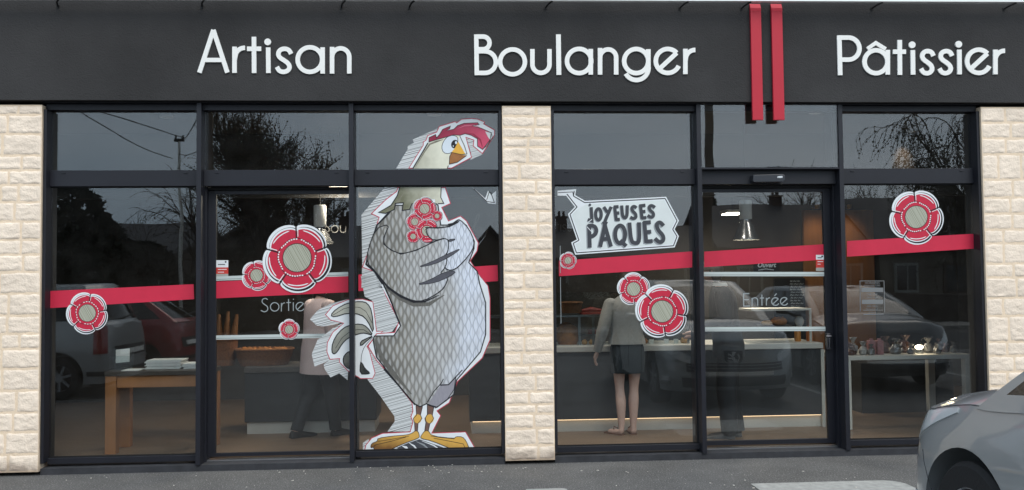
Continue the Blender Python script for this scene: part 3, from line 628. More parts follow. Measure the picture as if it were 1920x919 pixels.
# neck and head
part('neck', [V_CREAM, V_BLACK, mat('vinyl_neck_shade', S(128, 124, 106), .5, var=.25, vs=30)], [(cH([(272, 812), (420, 545), (478, 445), (700, 375), (900, 330), (942, 338), (1040, 600), (1030, 630), (900, 720), (785, 752), (758, 812)]), 3, 0),
 (cA([(510, 408), (500, 450), (470, 500), (405, 537), (440, 541), (485, 520), (490, 490), (530, 487), (525, 526), (562, 521), (575, 490), (660, 486), (665, 470), (690, 468), (692, 490), (735, 490), (720, 460), (722, 408)]), 5, 0)],
 [(cH([(490, 470), (600, 425), (700, 395)]), 3.5, 3.4, 2, 0, [.8, 1, .2]), (cH([(300, 790), (430, 570), (500, 470)]), 3, 3.5, 2, 0, [.3, .8, 1]), (cA([(530, 440), (505, 480), (450, 525)]), 4, 5.2, 2, 0, [.3, 1, .3]), (cH([(262, 812), (420, 545), (478, 445)]), 2.2, 4, 1), (cH([(758, 812), (770, 770)]), 1.6, 4, 1), (cA([(512, 408), (500, 450), (468, 500), (405, 536), (440, 541), (485, 521), (490, 490), (530, 487), (525, 526), (562, 521), (575, 490)]), 1.8, 5.4, 1), (cA([(722, 408), (720, 460), (735, 490), (705, 492)]), 1.6, 5.4, 1)])
COMB = cH([(492, 432), (495, 368), (588, 325), (592, 345), (600, 372), (640, 330), (690, 250), (800, 203), (790, 240), (742, 268), (850, 248), (905, 195), (1000, 163), (1190, 155), (1212, 180), (1112, 198), (1245, 235), (1390, 300), (1368, 405), (1265, 540), (1190, 492), (1188, 385), (1100, 335), (1010, 312), (940, 335), (850, 328), (700, 372), (590, 402)])
part('comb', [V_COMB, V_BLACK, V_GREY, mat('vinyl_comb_pink', S(226, 120, 146), .5), mat('vinyl_comb_dark', S(158, 34, 66), .5)], [(COMB, 3.6, 0), (cH([(1300, 280), (1392, 302), (1368, 400), (1340, 360)]), 4, 2)], [(COMB, 1.3, 4.6, 1, 1), (cH([(1395, 320), (1400, 370), (1330, 480), (1262, 538)]), 1.0, 4.6, 1), (cH([(900, 240), (1000, 200), (1150, 190), (1280, 250)]), 1.6, 4.3, 3, 0, [.1, 1, .8, .1]), (cH([(660, 330), (720, 290), (850, 285)]), 1.4, 4.3, 4, 0, [.1, 1, .2]), (cH([(1000, 295), (1130, 320), (1230, 400), (1260, 500)]), 3.2, 4.2, 4, 0, [.1, .8, 1, .4])])
e_ = part('eye', [V_EYE, V_BLACK], [(smooth_poly(cH([(672, 510), (700, 420), (760, 352), (840, 332), (905, 360), (908, 430), (865, 520), (830, 575), (770, 602), (700, 585)]), 1), 4.2, 0), (cH(circ(862, 462, 50, 62, 24, rot=20)), 5.2, 1), (cH(circ(882, 440, 16, 22, 14)), 5.8, 0), (cH(circ(842, 490, 8, 10, 10)), 5.8, 0)], [(smooth_poly(cH([(672, 510), (700, 420), (760, 352), (840, 332), (905, 360), (908, 430), (865, 520), (830, 575), (770, 602), (700, 585)]), 1), 1.0, 4.9, 1, 1)])
part('beak', [V_BEAK, V_BEAK2, V_BLACK, V_WHITE], [(cH([(932, 345), (1038, 602), (1015, 604), (912, 425)]), 6, 3), (cH([(912, 425), (1015, 604), (960, 612), (815, 580), (870, 510)]), 6.2, 0), (cH([(815, 585), (950, 614), (1030, 625), (900, 720), (785, 748), (790, 640)]), 6.2, 1)],
 [(cH([(935, 345), (1000, 480), (1038, 602), (955, 612), (815, 580)]), 1.1, 7, 2), (cH([(1034, 625), (900, 722), (785, 750), (790, 640), (818, 585)]), 1.2, 7, 2)])
# tail
TF = [[(182, 236), (230, 182), (330, 128), (445, 115), (500, 130), (540, 200), (556, 405), (505, 285), (445, 228), (330, 215), (215, 252)],
 [(192, 548), (200, 470), (250, 382), (330, 322), (445, 308), (500, 338), (552, 412), (480, 388), (430, 392), (330, 432), (280, 482), (240, 552), (210, 572)],
 [(295, 655), (290, 600), (320, 560), (350, 545), (350, 700), (318, 685)],
 [(440, 640), (455, 648), (478, 695), (524, 733), (500, 742), (436, 742)], [(440, 462), (500, 432), (552, 412), (500, 452), (440, 505)]]
for f in TF: part('tail_feather', [V_TAIL, V_BLACK], [(smooth_poly(cT(f), 1), 3, 0)], [(smooth_poly(cT(f), 1), 1.9, 4, 1, 1), (smooth_poly(cT([(200, 236), (330, 160), (470, 170), (540, 300)]) if f is TF[0] else cT([(225, 520), (300, 400), (445, 345), (540, 405)]) if f is TF[1] else cT([(446, 645), (448, 580), (472, 505), (548, 425)]), 1, False), .9, 4.3, 1)])
# body
BODY = cA([(488, 500), (455, 545), (398, 600), (370, 680), (346, 770), (340, 798), (385, 832), (422, 885)]) + cB([(400, 18), (440, 112), (470, 192), (488, 232), (455, 280), (362, 281), (356, 300), (372, 382), (432, 460), (550, 602), (580, 620), (612, 605), (628, 612), (662, 622), (742, 562), (756, 492), (870, 357), (895, 272), (895, 122), (866, 30)]) + cA([(905, 835), (862, 790), (888, 720), (890, 682), (850, 602), (805, 575), (770, 600), (720, 600), (706, 500), (692, 488), (575, 490), (525, 500)])
THIGH = cF([(668, 355), (800, 160), (865, 165), (945, 95), (925, 220), (850, 330), (735, 408), (690, 390)])
part('body', [V_PLUME, V_BLACK, mat('vinyl_thigh', S(150, 148, 156), .5, var=.2, vs=30, stretch=(8, 1, .6)), mat('vinyl_airbrush', S(100, 98, 93), .5, var=.3, vs=40, stretch=(3, 1, .5))], [(BODY, 3.2, 0), (THIGH, 3.8, 2)],
 [(BODY, 2.1, 4.1, 1, 1), (cF([(215, 10), (375, 190), (530, 375)]), 2.4, 4.4, 1), (cF([(655, 350), (720, 240), (800, 150), (818, 110)]), 1.7, 4.4, 1), (cF([(785, 175), (870, 170), (1010, 20)]), 2.0, 4.4, 1), (cF([(945, 95), (925, 220), (850, 330), (735, 408)]), 1.4, 4.4, 1),
  (cW([(165, 575), (290, 665), (400, 712), (520, 712), (640, 640)]), 7, 3.9, 3, 0, [.3, 1, 1.3, 1, .2]), (cB([(372, 300), (395, 380), (450, 455), (540, 560)]), 7, 3.9, 3, 0, [.6, 1.2, 1.2, .3]), (cA([(490, 500), (395, 602), (368, 690), (342, 796)]), 2.6, 4.5, 1), (cA([(340, 798), (385, 836), (425, 900)]), 3.2, 4.5, 1), (cB([(395, 10), (440, 110), (485, 225)]), 2.6, 4.5, 1)])
WL = cW([(212, 82), (168, 180), (165, 242), (220, 287), (300, 320), (420, 290), (560, 222), (640, 195), (675, 212), (672, 290), (640, 340), (662, 350), (650, 420), (600, 480), (672, 500), (642, 580), (580, 632), (480, 685), (400, 688), (300, 645), (200, 580), (100, 455), (32, 385), (40, 290), (100, 120)])
WR = cW([(490, 110), (590, 114), (680, 104), (735, 62), (760, 46), (832, 120), (874, 215), (864, 285), (792, 378), (722, 442), (665, 446), (640, 420), (670, 215), (640, 195), (562, 215), (510, 180)])
SL = [[(420, 425), (540, 380), (660, 320), (782, 268), (690, 338), (560, 402)], [(412, 562), (530, 520), (640, 458), (740, 450), (682, 497), (560, 548)], [(668, 205), (738, 199), (682, 227)]]
V_SLIT = mat('vinyl_slit_grey', S(84, 84, 92), .5, var=.2, vs=20)
w1 = part('wing', [V_PLUME2, V_BLACK, V_SLIT], [(smooth_poly(WR, 1), 7.6, 0)], [(smooth_poly(WR, 1), 1.9, 8.2, 1, 1), (cW([(490, 112), (590, 116), (680, 104), (745, 72)]), 2.2, 8.4, 1), (cW([(668, 88), (745, 70), (752, 60)]), 2.4, 8.5, 1)])
w2 = part('wing', [V_PLUME2, V_BLACK, V_SLIT], [(smooth_poly(WL, 1), 8.8, 0)] + [(smooth_poly(cW(q), 1), 9.6, 2) for q in SL], [(smooth_poly(WL, 1), 1.8, 9.4, 1, 1)] + [(smooth_poly(cW(q), 1), 1.0, 10.2, 1, 1) for q in SL] + [(cW([(165, 180), (165, 242), (220, 287), (300, 320), (420, 290), (560, 222), (640, 195)]), 2.0, 9.8, 1), (cW([(100, 455), (200, 582), (300, 650), (400, 692), (490, 690), (600, 640)]), 3.0, 9.8, 1, 0, [.4, 1.2, 1.4, 1.3, .9, .4])])
for i, (x, y, r, ro) in enumerate(((796, 391.5, 23, 30), (777.5, 416, 17, 10), (800.5, 433, 24, 50), (819.5, 405, 11, 0), (774.5, 443.5, 13, 20))):
    m = FB(); flower_mesh(m, x, y, r, R(ro), Y_(5.6)+.0004 if i != 2 else Y_(5.9)+.0004, 5, k=5, dy=.00012, seed=i, thin=1); m.build('bouquet_flower', FLM, HEN)
# legs and feet
LEGS = [[(540, 380), (606, 392), (586, 478), (601, 512), (562, 560), (556, 645), (530, 645), (525, 556), (513, 512), (545, 480)], [(655, 374), (722, 398), (706, 480), (720, 512), (680, 570), (665, 642), (628, 640), (640, 552), (630, 512), (655, 472)]]
FEET = [[(530, 638), (562, 640), (576, 690), (568, 712), (400, 772), (262, 838), (122, 846), (110, 800), (80, 812), (88, 765), (152, 742), (150, 712), (300, 690), (450, 680), (505, 660)], [(588, 692), (630, 635), (666, 636), (702, 690), (930, 716), (942, 696), (1010, 696), (1050, 740), (1085, 830), (920, 830), (700, 738), (590, 716)]]
part('ground_shade', [mat('vinyl_stripe_dark', S(70, 72, 78), .5, var=.4, vs=9), V_WHITE, V_SHADE], [(cF([(575, 722), (895, 832), (265, 846), (430, 772)]), 3, 0)], [(cF(q), w_, 3.5, mi, 0, [.2, 1, .5]) for q, w_, mi in (([(470, 760), (520, 790), (560, 838)], 3.2, 1), ([(400, 790), (440, 805), (470, 842)], 4.5, 1), ([(540, 745), (620, 780), (680, 834)], 3, 2), ([(330, 815), (350, 825), (370, 842)], 4, 1), ([(600, 740), (720, 785), (790, 832)], 2.4, 1))])
for L, F_, kn in ((LEGS[0], FEET[0], (556, 515)), (LEGS[1], FEET[1], (680, 515))):
    part('leg', [V_LEG, V_BLACK, V_FOOT], [(cF(L), 4, 0), (cF(circ(kn[0], kn[1], 40, 46, 18)), 4.5, 2)], [(cF(L), 1.1, 5, 1, 1)])
    part('foot', [V_FOOT, V_BLACK], [(smooth_poly(cF(F_), 1), 6, 0)], [(smooth_poly(cF(F_), 1), 1.1, 6.6, 1, 1), (cF([(150, 745), (300, 722), (470, 690)]) if F_ is FEET[0] else cF([(930, 718), (800, 706), (690, 690)]), .9, 6.8, 1), (cF([(110, 800), (130, 780), (300, 740), (440, 700)]) if F_ is FEET[0] else cF([(1040, 815), (1020, 770), (880, 742), (720, 712)]), 1.0, 6.8, 1)])

# ------------------------------------------------------------------ small lettering on the glass
V_FROST = mat('frosted_lettering', S(150, 158, 160), .6)
def linetext(name, strokes, Y, wd, label, cat='lettering', m_=V_FROST):
    m = FB(); y = Y
    for s in strokes: y -= .0002; m.stroke(s[0], wd, y, closed=len(s) > 1)
    return tag(m.build(name, m_), label, cat)
def e_thin(cx, cy, r): q = (cx+r*math.cos(R(318)), cy+r*math.sin(R(318))); return [(circ(cx, cy, r, None, 20, 28, 318),), ([q, (cx-r*.72, cy+r*.68)],)]
linetext('door_lettering', [([(1405, 550.5), (1394, 550.8), (1394.5, 574), (1406, 573.8)],), ([(1394, 562), (1404, 561.8)],),
 ([(1410, 573.5), (1410, 558.5)],), ([(1410, 566)] + circ(1415.5, 563.5, 5.2, None, 10, 190, 350) + [(1420.8, 573.3)],), ([(1428.5, 552.5), (1428.7, 573)],), ([(1424.5, 559), (1432.5, 558.8)],),
 ([(1437, 573), (1437, 558.5)],), ([(1437, 566)] + circ(1443.5, 564.5, 6, None, 8, 200, 272),)] + e_thin(1454, 565.5, 7.2) + [([(1452, 555), (1456, 550.5)],)] + e_thin(1470.5, 565.2, 7.2), YD-.0008, 1.9, 'thin grey word Entrée on the entrance door glass')
So = [(smooth_poly([(502, 562), (498, 559), (492, 561), (491, 567), (496, 571), (502, 575), (502, 582), (496, 585.5), (489, 582)], 2, False),), (circ(515, 575.5, 8, None, 24), 1), ([(527.5, 584), (527.5, 568)],), ([(527.5, 576)] + circ(534, 574, 6, None, 8, 200, 272),), ([(541, 561), (541.2, 583)],), ([(537, 567.5), (545.5, 567.3)],), ([(550, 567), (550, 583)],), ([(549.6, 560.5), (550.6, 562)],)] + e_thin(563, 575, 8)
linetext('door_lettering', So, YD-.0008, 1.7, 'thin grey word Sortie on the exit door glass')
def bfont(txt, size, loc, Y, mt, name, parent=None, shear=0, align='CENTER', flip=False, thick=0):
    cu = bpy.data.curves.new(name, 'FONT'); cu.body = txt; cu.size = size; cu.align_x = align; cu.shear = shear; cu.resolution_u = 3; cu.offset = thick
    o = bpy.data.objects.new(name, cu); COL.objects.link(o); dg = bpy.context.evaluated_depsgraph_get(); me = bpy.data.meshes.new_from_object(o.evaluated_get(dg)); bpy.data.objects.remove(o)
    m = FB(); m.add([(loc.x+(-v.co.x if flip else v.co.x), Y, loc.z+v.co.y) for v in me.vertices], [tuple(p.vertices) if not flip else tuple(reversed(p.vertices)) for p in me.polygons]); bpy.data.meshes.remove(me)
    return m if mt is None else m.build(name, mt, parent)
t = thing('opening_hours_sticker', 'small outlined opening hours sticker on the rightmost window', 'notice', at(1635, 590, YG))
m = FB(); V_H = mat('frosted_hours', S(120, 122, 122), .6)
m.stroke([(1613, 584), (1612.5, 526.8), (1657.5, 526.8), (1658.8, 586)], 1.2, YG-.0006); m.stroke([(1618.5, 589.5), (1657, 589)], 1.3, YG-.0006); m.stroke([(1618, 582), (1656, 581.6)], .8, YG-.0006)
m.sheet([(1615, 539.5), (1656, 539.5), (1656, 547.5), (1615, 547.5)], YG-.0006); m.sheet([(1616, 562), (1656, 562), (1656, 570), (1616, 570)], YG-.0006); m.build('notice_frame', V_H, t)
for tx, y, sz in (('HORAIRES', 532.5, .031), ("D'OUVERTURE", 537.2, .024), ('7h00  13h00', 553, .02), ('15h00  19h30', 558.8, .02), ('7h00  13h00', 575.6, .02), ('Fermé le lundi', 580.6, .02), ('et le jeudi', 586.5, .018)): bfont(tx, sz, at(1635.5, y, YG), YG-.0008, V_H, 'notice_text', t)
def bumper(px0, py0, px1, py1, Y, label, top):
    t = thing('small_sticker', label, 'sticker', at((px0+px1)/2, py1, Y)); h = py1-py0
    m = FB(); m.sheet([(px0, py0), (px1, py0), (px1, py0+h*top), (px0, py0+h*top)], Y-.0006, 0); m.sheet([(px0, py0+h*top), (px1, py0+h*top), (px1, py0+h*.8), (px0, py0+h*.8)], Y-.0006, 1); m.sheet([(px0, py0+h*.8), (px1, py0+h*.8), (px1, py1), (px0, py1)], Y-.0006, 2)
    m.stroke([(px0+3, py0+h*top*.6), (px1-6, py0+h*top*.6)], 1.6, Y-.0009, mi=3); m.sheet(circ(px1-5, py0+h*.1, 1.8, n=10), Y-.0009, 3); m.stroke([(px0+3, py0+h*(top+.12)), (px1-3, py0+h*(top+.12))], 1.2, Y-.0009, mi=0); m.stroke([(px0+3, py0+h*(top+.28)), (px1-8, py0+h*(top+.28))], 1.2, Y-.0009, mi=0)
    m.build('sticker_face', [V_WHITE, mat('sticker_red', S(205, 60, 50), .5), mat('sticker_grey', S(170, 172, 165), .5), V_LETTER], t)
bumper(405.5, 488, 428, 520, YD, 'small white and red sticker on the left edge of the exit door', .42)
bumper(1530, 478, 1546.5, 508, YD-.001, 'small red sticker at the right edge of the entrance door', .3)
m = FB(); m.sheet([(1676, 342), (1758, 341.5), (1755, 345), (1680, 345.2)], YG-.0004); tag(m.build('tape_strip', V_WHITE), 'thin white strip of tape above the big flower on the rightmost window', 'tape')
m = FB(); m.stroke([(1050.5, 461), (1050.5, 512)], 1.3, YG-.0012); m.stroke([(1050.8, 520), (1052, 607)], 1.2, YG-.0004); tag(m.build('glass_edge_tape', V_FROST), 'thin white vertical line at the left edge of the speech bubble window', 'tape')
# ------------------------------------------------------------------ inside the shop
FLZ = 0.04
OAK = mat('honey_oak', S(150, 98, 52), .5, var=.2, vs=5, stretch=(1, 1, .25), bump=.05, bs=40)
WMEL = mat('white_melamine', S(200, 198, 190), .4, var=.03)
CDARK = mat('counter_front', S(44, 46, 48), .5, var=.1)
STEEL = mat('brushed_steel', S(150, 152, 154), .3, .9)
CASEG = glass('case_glass', (.9, .93, .93), .05)
CRUST = mat('bread_crust', S(176, 112, 52), .7, var=.28, vs=14, bump=.3, bs=40)
CRUST2 = mat('bread_pale', S(222, 170, 105), .75, var=.2, vs=16, bump=.3, bs=50)
WICKER = mat('wicker', S(128, 82, 48), .8, var=.35, vs=60, bump=.8, bs=90)
WARM = mat('warm_wood_panel', S(136, 94, 54), .55, var=.15, vs=4, stretch=(3, 1, .4))
LEDM = mat('led_strip', S(255, 226, 190), .5, emit=S(255, 214, 168), es=1.6)
LAMPM = mat('lamp_light', (1, .9, .75), .5, emit=(1, .86, .66), es=24.0)

# wood panels and a menu board on the back wall
for i, (a, b) in enumerate(((1505, 1549), (1553, 1636))):
    x0, x1 = at(a, 450, 4.28).x, at(b, 450, 4.28).x
    m = MB(); m.box(x0, x1, 4.24, 4.295, .3, at(1540, 394, 4.24).z); m.build('wall_panel', WARM, BLD, bevel=.004)
t = thing('menu_board', 'black menu board with chalk writing on the back wall', 'menu board', at(1490, 590, 4.2))
m = MB(); a, b = at(1452, 522, 4.19), at(1512, 640, 4.19); m.box(a.x, b.x, 4.19, 4.235, b.z, a.z); m.build('board', BLACK, t, bevel=.004)
rnd = random.Random(4); m = FB()
for i in range(11):
    y = 527+i*5.2; x0 = 1481+rnd.uniform(0, 2); ws = [rnd.uniform(4, 9) for _ in range(3)]
    for q in ws:
        if x0+q > 1508: break
        m.stroke([(x0, y+1.5), (x0+q*.3, y-.8), (x0+q*.6, y+1.2), (x0+q, y-.4)], 1.1, 4.187); x0 += q+1.5
m.build('chalk_writing', V_FROST, t)

# counters
PAPERC = mat('price_paper', S(230, 230, 224), .7)
def counter(x0, x1, Y, ztop, label, depth=.7, top=None):
    t = thing('display_counter', label, 'counter', ((x0+x1)/2, Y+depth/2, FLZ))
    m = MB(); m.box(x0, x1, Y+.02, Y+depth, FLZ+.125, ztop-.065); m.build('front_panel', CDARK, t, bevel=.004)
    m = MB(); m.box(x0+.02, x1-.02, Y+.05, Y+depth-.02, FLZ, FLZ+.12); m.build('kickboard', WMEL, t)
    m = MB(); m.box(x0, x1, Y-.01, Y+depth, ztop-.06, ztop); m.build('countertop', top or WMEL, t, bevel=.006)
    return t
kb = onz(1170, 803, FLZ)
cx0, cx1 = at(880, 700, 1.18).x, at(1543, 700, 1.18).x
ZCT = at(1170, 648, 1.18).z
CT = counter(cx0, cx1, 1.16, ZCT, 'long dark bakery counter with white top behind the woman in grey')
m = MB(); m.box(cx0+.03, cx1-.03, 1.18, 1.2, FLZ+.121, FLZ+.128); m.build('led_strip', LEDM, CT)
m = MB(); m.box(cx1-.02, cx1+.015, 1.17, 1.86, FLZ, ZCT-.07); m.build('end_panel', WMEL, CT)
# glass case on the counter
z1, z2 = at(1090, 592, 1.35).z, at(1450, 580, 1.35).z
m = MB(); m.box(cx0+.05, at(1290, 600, 1.3).x, 1.3, 1.306, ZCT, z1+.25); m.build('case_glass', CASEG, CT)
m = MB(); m.box(cx0+.05, at(1290, 600, 1.3).x, 1.31, 1.7, z1-.012, z1+.008); m.build('case_shelf', STEEL, CT)
xa, xb = at(1408, 600, 1.3).x, at(1521, 600, 1.3).x
m = MB(); m.box(xa, xb, 1.29, 1.7, z2-.014, z2+.008); m.box(xb-.02, xb, 1.29, 1.31, ZCT, z2-.014); m.build('case_top', WMEL, CT)
m = MB(); m.box(xa, xb, 1.31, 1.7, at(1450, 614, 1.31).z-.014, at(1450, 614, 1.31).z); m.build('case_shelf', CASEG, CT)
for px in (1086, 1112, 1290):
    X = at(px, 600, 1.33).x; m = MB(); m.box(X-.012, X+.012, 1.315, 1.335, ZCT, z1-.012); m.build('case_post', STEEL, CT)
zl = at(480, 690, 1.43).z

CL = counter(at(458, 800, 1.43).x, at(706, 800, 1.43).x, 1.42, at(480, 688, 1.43).z, 'dark counter with white base inside the exit door', .6, mat('dark_stone_top', S(84, 80, 76), .4, var=.2, vs=20))

def basket(name, c, rx, ry, h, label, tip=0):
    t = thing(name, label, 'basket', c, 'wicker bread baskets')
    m = MB(); m.rings([(c[2], rx*.8, ry*.8, c[0], c[1]), (c[2]+h*.5, rx*.93, ry*.93, c[0], c[1]), (c[2]+h, rx, ry, c[0], c[1]), (c[2]+h, rx*.94, ry*.94, c[0], c[1]), (c[2]+h*.25, rx*.8, ry*.8, c[0], c[1])], 24, True, power=3.2)
    m.build('weave', WICKER, t, smooth=True)
    m = MB(); p = [(c[0]+rx*math.copysign(abs(math.cos(a))**.65, math.cos(a)), c[1]+ry*math.copysign(abs(math.sin(a))**.65, math.sin(a)), c[2]+h) for a in [2*math.pi*i/24 for i in range(25)]]
    m.tube(p, .012, 6, False); m.build('rim', WICKER, t, smooth=True); return t
def loaf(c, L, r, label, ang=0, mt=None, kind='bread loaf', group='loaves and pastries inside the shop'):
    m = MB(); d = Vector((math.cos(ang), math.sin(ang), 0)); n = 9
    m.tube([Vector(c)+d*L*(i/(n-1)-.5)+Vector((0, 0, r*.8)) for i in range(n)], [r*max(.12, (1-abs(2*i/(n-1)-1)**2.6)**.6) for i in range(n)], 12)
    q = Vector((-d.y, d.x, 0))
    for k in (-.25, 0, .25): m.tube([Vector(c)+d*L*(k-.05)+Vector((0, 0, r*1.72))-q*r*.4, Vector(c)+d*L*(k+.05)+Vector((0, 0, r*1.72))+q*r*.4], r*.14, 6)
    return tag(m.build('bread_loaf' if L > .16 else 'pastry', mt or CRUST, smooth=True), label, kind, group)
basket('wicker_basket', at(1071, 589, 1.45)+Vector((0, .0, .012)), .115, .12, .11, 'small wicker basket on the case shelf left of the woman in grey')
m = MB(); c = at(1064, 650, 1.5); c.z = ZCT
m.rings([(c.z, .10, .12, c.x, c.y), (c.z+.08, .125, .13, c.x, c.y), (c.z+.17, .115, .12, c.x, c.y), (c.z+.22, .06, .07, c.x-.01, c.y), (c.z+.235, .02, .03, c.x-.01, c.y)], 16, True, power=2.6)
tag(m.build('round_loaf', CRUST, smooth=True), 'big round golden loaf on the counter below the small wicker basket', 'bread loaf', 'loaves and pastries inside the shop')
m = MB(); c = at(1108, 574, 1.5); m.box(c.x-.12, c.x+.13, 1.44, 1.62, z1+.01, z1+.03); m.tube([(c.x-.1, 1.5, z1+.05), (c.x, 1.5, z1+.062), (c.x+.12, 1.5, z1+.05)], [.012, .026, .012], 8)
tag(m.build('pastry_tray', mat('tray_red', S(150, 60, 50), .5, var=.3, vs=30), smooth=True), 'low tray with dark red pastries on the case shelf beside the wicker basket', 'pastry tray')
rnd = random.Random(9)
for i, (px, lab) in enumerate(((1096, 'small pink pastry on the counter right of the round loaf'), (1110, 'small pink pastry on the counter just left of the woman in grey'), (1208, 'yellow pastry on the counter just right of the woman in grey'), (1283, 'pale pastry on the counter below the largest flower of the pair, at its right'))):
    c = at(px, 646, 1.4); c.z = ZCT; loaf(c, .09, .03, lab, rnd.uniform(0, 3), CRUST2 if i != 2 else CRUST, 'pastry')
c = at(1110, 634, 1.55); c.z = ZCT+.10
m = MB(); m.box(at(1092, 640, 1.5).x, at(1128, 640, 1.5).x, 1.46, 1.62, ZCT+.085, ZCT+.1); m.box(c.x-.012, c.x+.012, 1.53, 1.55, ZCT, ZCT+.085); tag(m.build('cake_stand', STEEL), 'small steel stand on the counter between the round loaf and the woman', 'stand')
m = MB(); m.box(c.x-.04, c.x+.05, 1.5, 1.58, ZCT+.102, ZCT+.15); tag(m.build('red_pastry_box', mat('box_red', S(170, 66, 50), .6)), 'small red box standing on the steel stand', 'box')
zt = at(1450, 614, 1.31).z; c = at(1452, 608, 1.45); c.z = zt+.002
m = MB(); m.lathe([(.001, 0), (.17, 0), (.19, .02), (.175, .016), (.001, .012)], c, 24); tag(m.build('bread_tray', mat('dark_tray', S(60, 52, 50), .4), smooth=True), 'dark round tray with breads in the glass case beside the word Entrée', 'tray')
loaf((c.x+.05, c.y, zt+.016), .2, .05, 'golden oval loaf on the dark round tray', .2); loaf((c.x-.09, c.y-.02, zt+.016), .14, .03, 'flat pale roll on the dark round tray', .1, CRUST2)
for i, px in enumerate((1222, 1250, 1268)):
    c = at(px, 646, 1.32); m = MB(); m.bar((c.x, 1.32, ZCT+.001), (c.x, 1.335, ZCT+.05), .05, .003, up=(0, 1, 0)); tag(m.build('price_card', PAPERC), '%s little white price card on the counter below the pair of flowers' % ('left', 'middle', 'right')[i], 'price card', 'price cards on the counter')
# jars by the till
for px, mt_, lab, h in ((1496, mat('jar_amber', S(200, 130, 50), .3), 'narrow amber jar on the counter left of the door handle', .14), (1518, mat('jar_orange', S(190, 110, 50), .3), 'wide orange jar on the counter nearest the door handle', .17)):
    c = at(px, 648, 1.4); c.z = ZCT; m = MB(); m.lathe([(.03, 0), (.034, .01), (.034, h*.75), (.024, h*.86), (.026, h), (.001, h)], c, 16); tag(m.build('jar', mt_, smooth=True), lab, 'jar')
c = at(1499, 612, 1.5); c.z = zt+.002; m = MB(); m.lathe([(.03, 0), (.045, .03), (.05, .06), (.03, .1), (.001, .105)], c, 14); tag(m.build('sugar_bag', mat('paper_bag', S(200, 200, 196), .7, bump=.5, bs=30), smooth=True), 'small white bag in the glass case right of the dark tray', 'bag')
# Ouvert sign hanging behind the entrance door
t = thing('open_sign', 'small dark hanging sign reading Ouvert behind the entrance door', 'sign', at(1437, 512, .5))
m = MB(); m.plate([(1413, 474), (1462, 474), (1462, 511), (1413, 511)], .5, .51); m.build('sign_board', mat('sign_dark', S(36, 32, 32), .5), t)
m = bfont('Ouvert', .062, at(1437, 501, .499), .499, None, 'x', shear=.25, thick=.002); m.norm = False
for p in ([(1422, 506.5), (1436, 504.3), (1451, 506)],): m.stroke(p, 1.3, .499)
m.build('sign_lettering', V_WHITE, t)
# names lettered on the far bulkhead
V_WALLT = mat('pale_wall_lettering', S(100, 100, 97), .6)
def strokes_obj(name, L, wd, Y, label):
    m = FB(); y = Y
    for s in L: y -= .0005; m.stroke(s[0], wd, y, closed=len(s) > 1)
    return tag(m.build(name, V_WALLT), label, 'lettering')
strokes_obj('bulkhead_lettering', [([(604, 416), (604, 436.5)],), (circ(611, 430.5, 6.2, None, 22), 1), (circ(627.5, 429.5, 6.6, None, 22), 1), ([(638, 423), (638, 431)] + list(reversed(circ(643, 431, 5, None, 8, 0, 180))) + [(648, 423), (648, 436)],), ([(655, 414), (655, 436)],)], 1.6, 2.195, 'thin pale lettering boul on the dark bulkhead above the exit door')
strokes_obj('bulkhead_lettering', [(smooth_poly([(883, 430), (893, 420), (900, 404), (896, 401), (891, 412), (889, 430), (893, 434)], 2, False),), (circ(898.5, 431, 3.6, 4.6, 18, rot=15), 1), ([(903.5, 426.5), (902, 435), (905, 435.5)],), ([(907, 426.5), (907.5, 434), (912.5, 434)],), (smooth_poly([(914.5, 426.5), (912, 436), (907, 445), (902, 446), (903, 442), (908, 439)], 2, False),)], 1.3, 2.195, 'pale handwritten lettering lay on the bulkhead right of the hen')
strokes_obj('bulkhead_lettering', [([(1044, 416), (1044, 434)],), ([(1041, 421), (1048, 421)],), ([(1051.5, 421), (1051.5, 434)],)] + [(smooth_poly([(x+6.5, 423), (x+3, 421), (x, 423), (x+1, 426.5), (x+5, 428.5), (x+6.5, 431.5), (x+3.5, 434), (x, 432)], 2, False),) for x in (1055, 1065)], 1.5, 2.195, 'pale lettering tiss on the bulkhead left of the speech bubble')

# left window: oak table with papers
tl = onz(206, 852, FLZ); ZT = at(206, 697, tl.y).z
OT = thing('wooden_table', 'honey coloured wooden table inside the leftmost window', 'table', (tl.x+.44, tl.y+.3, FLZ))
m = MB(); m.box(tl.x-.05, tl.x+.90, tl.y-.02, tl.y+.44, ZT-.04, ZT); m.build('tabletop', mat('dark_tabletop', S(70, 62, 54), .4, var=.1), OT, bevel=.004)
m = MB(); m.box(tl.x+.06, tl.x+.79, tl.y, tl.y+.03, ZT-.15, ZT-.041); m.build('apron', OAK, OT)
for X, Y in ((tl.x-.045, tl.y-.01), (tl.x+.795, tl.y-.01), (tl.x-.045, tl.y+.34), (tl.x+.795, tl.y+.34)):
    m = MB(); m.box(X, X+.1, Y, Y+.09, FLZ, ZT-.041); m.build('leg', OAK, OT, bevel=.004)
PAPER = mat('paper', S(222, 224, 220), .7)
for k, (px0, px1, py, n, lab) in enumerate(((276, 342, 690, 9, 'stack of white leaflets on the wooden table'), (346, 372, 692, 5, 'lower stack of papers at the right end of the wooden table'))):
    m = MB(); a, b = at(px0, py, tl.y+.2), at(px1, py, tl.y+.2)
    for i in range(n): q = rnd.uniform(-.012, .012); m.box(a.x+q, b.x+q, tl.y+.16+q*.5, tl.y+.38, ZT+.002+i*.0095, ZT+.010+i*.0095)
    tag(m.build('paper_stack', PAPER), lab, 'papers')
m = MB(); a, b = at(229, 697, tl.y+.06), at(262, 697, tl.y+.06); m.box(a.x, b.x, tl.y+.03, tl.y+.22, ZT+.001, ZT+.006); tag(m.build('flyer', PAPER), 'single white sheet near the left corner of the wooden table', 'paper')
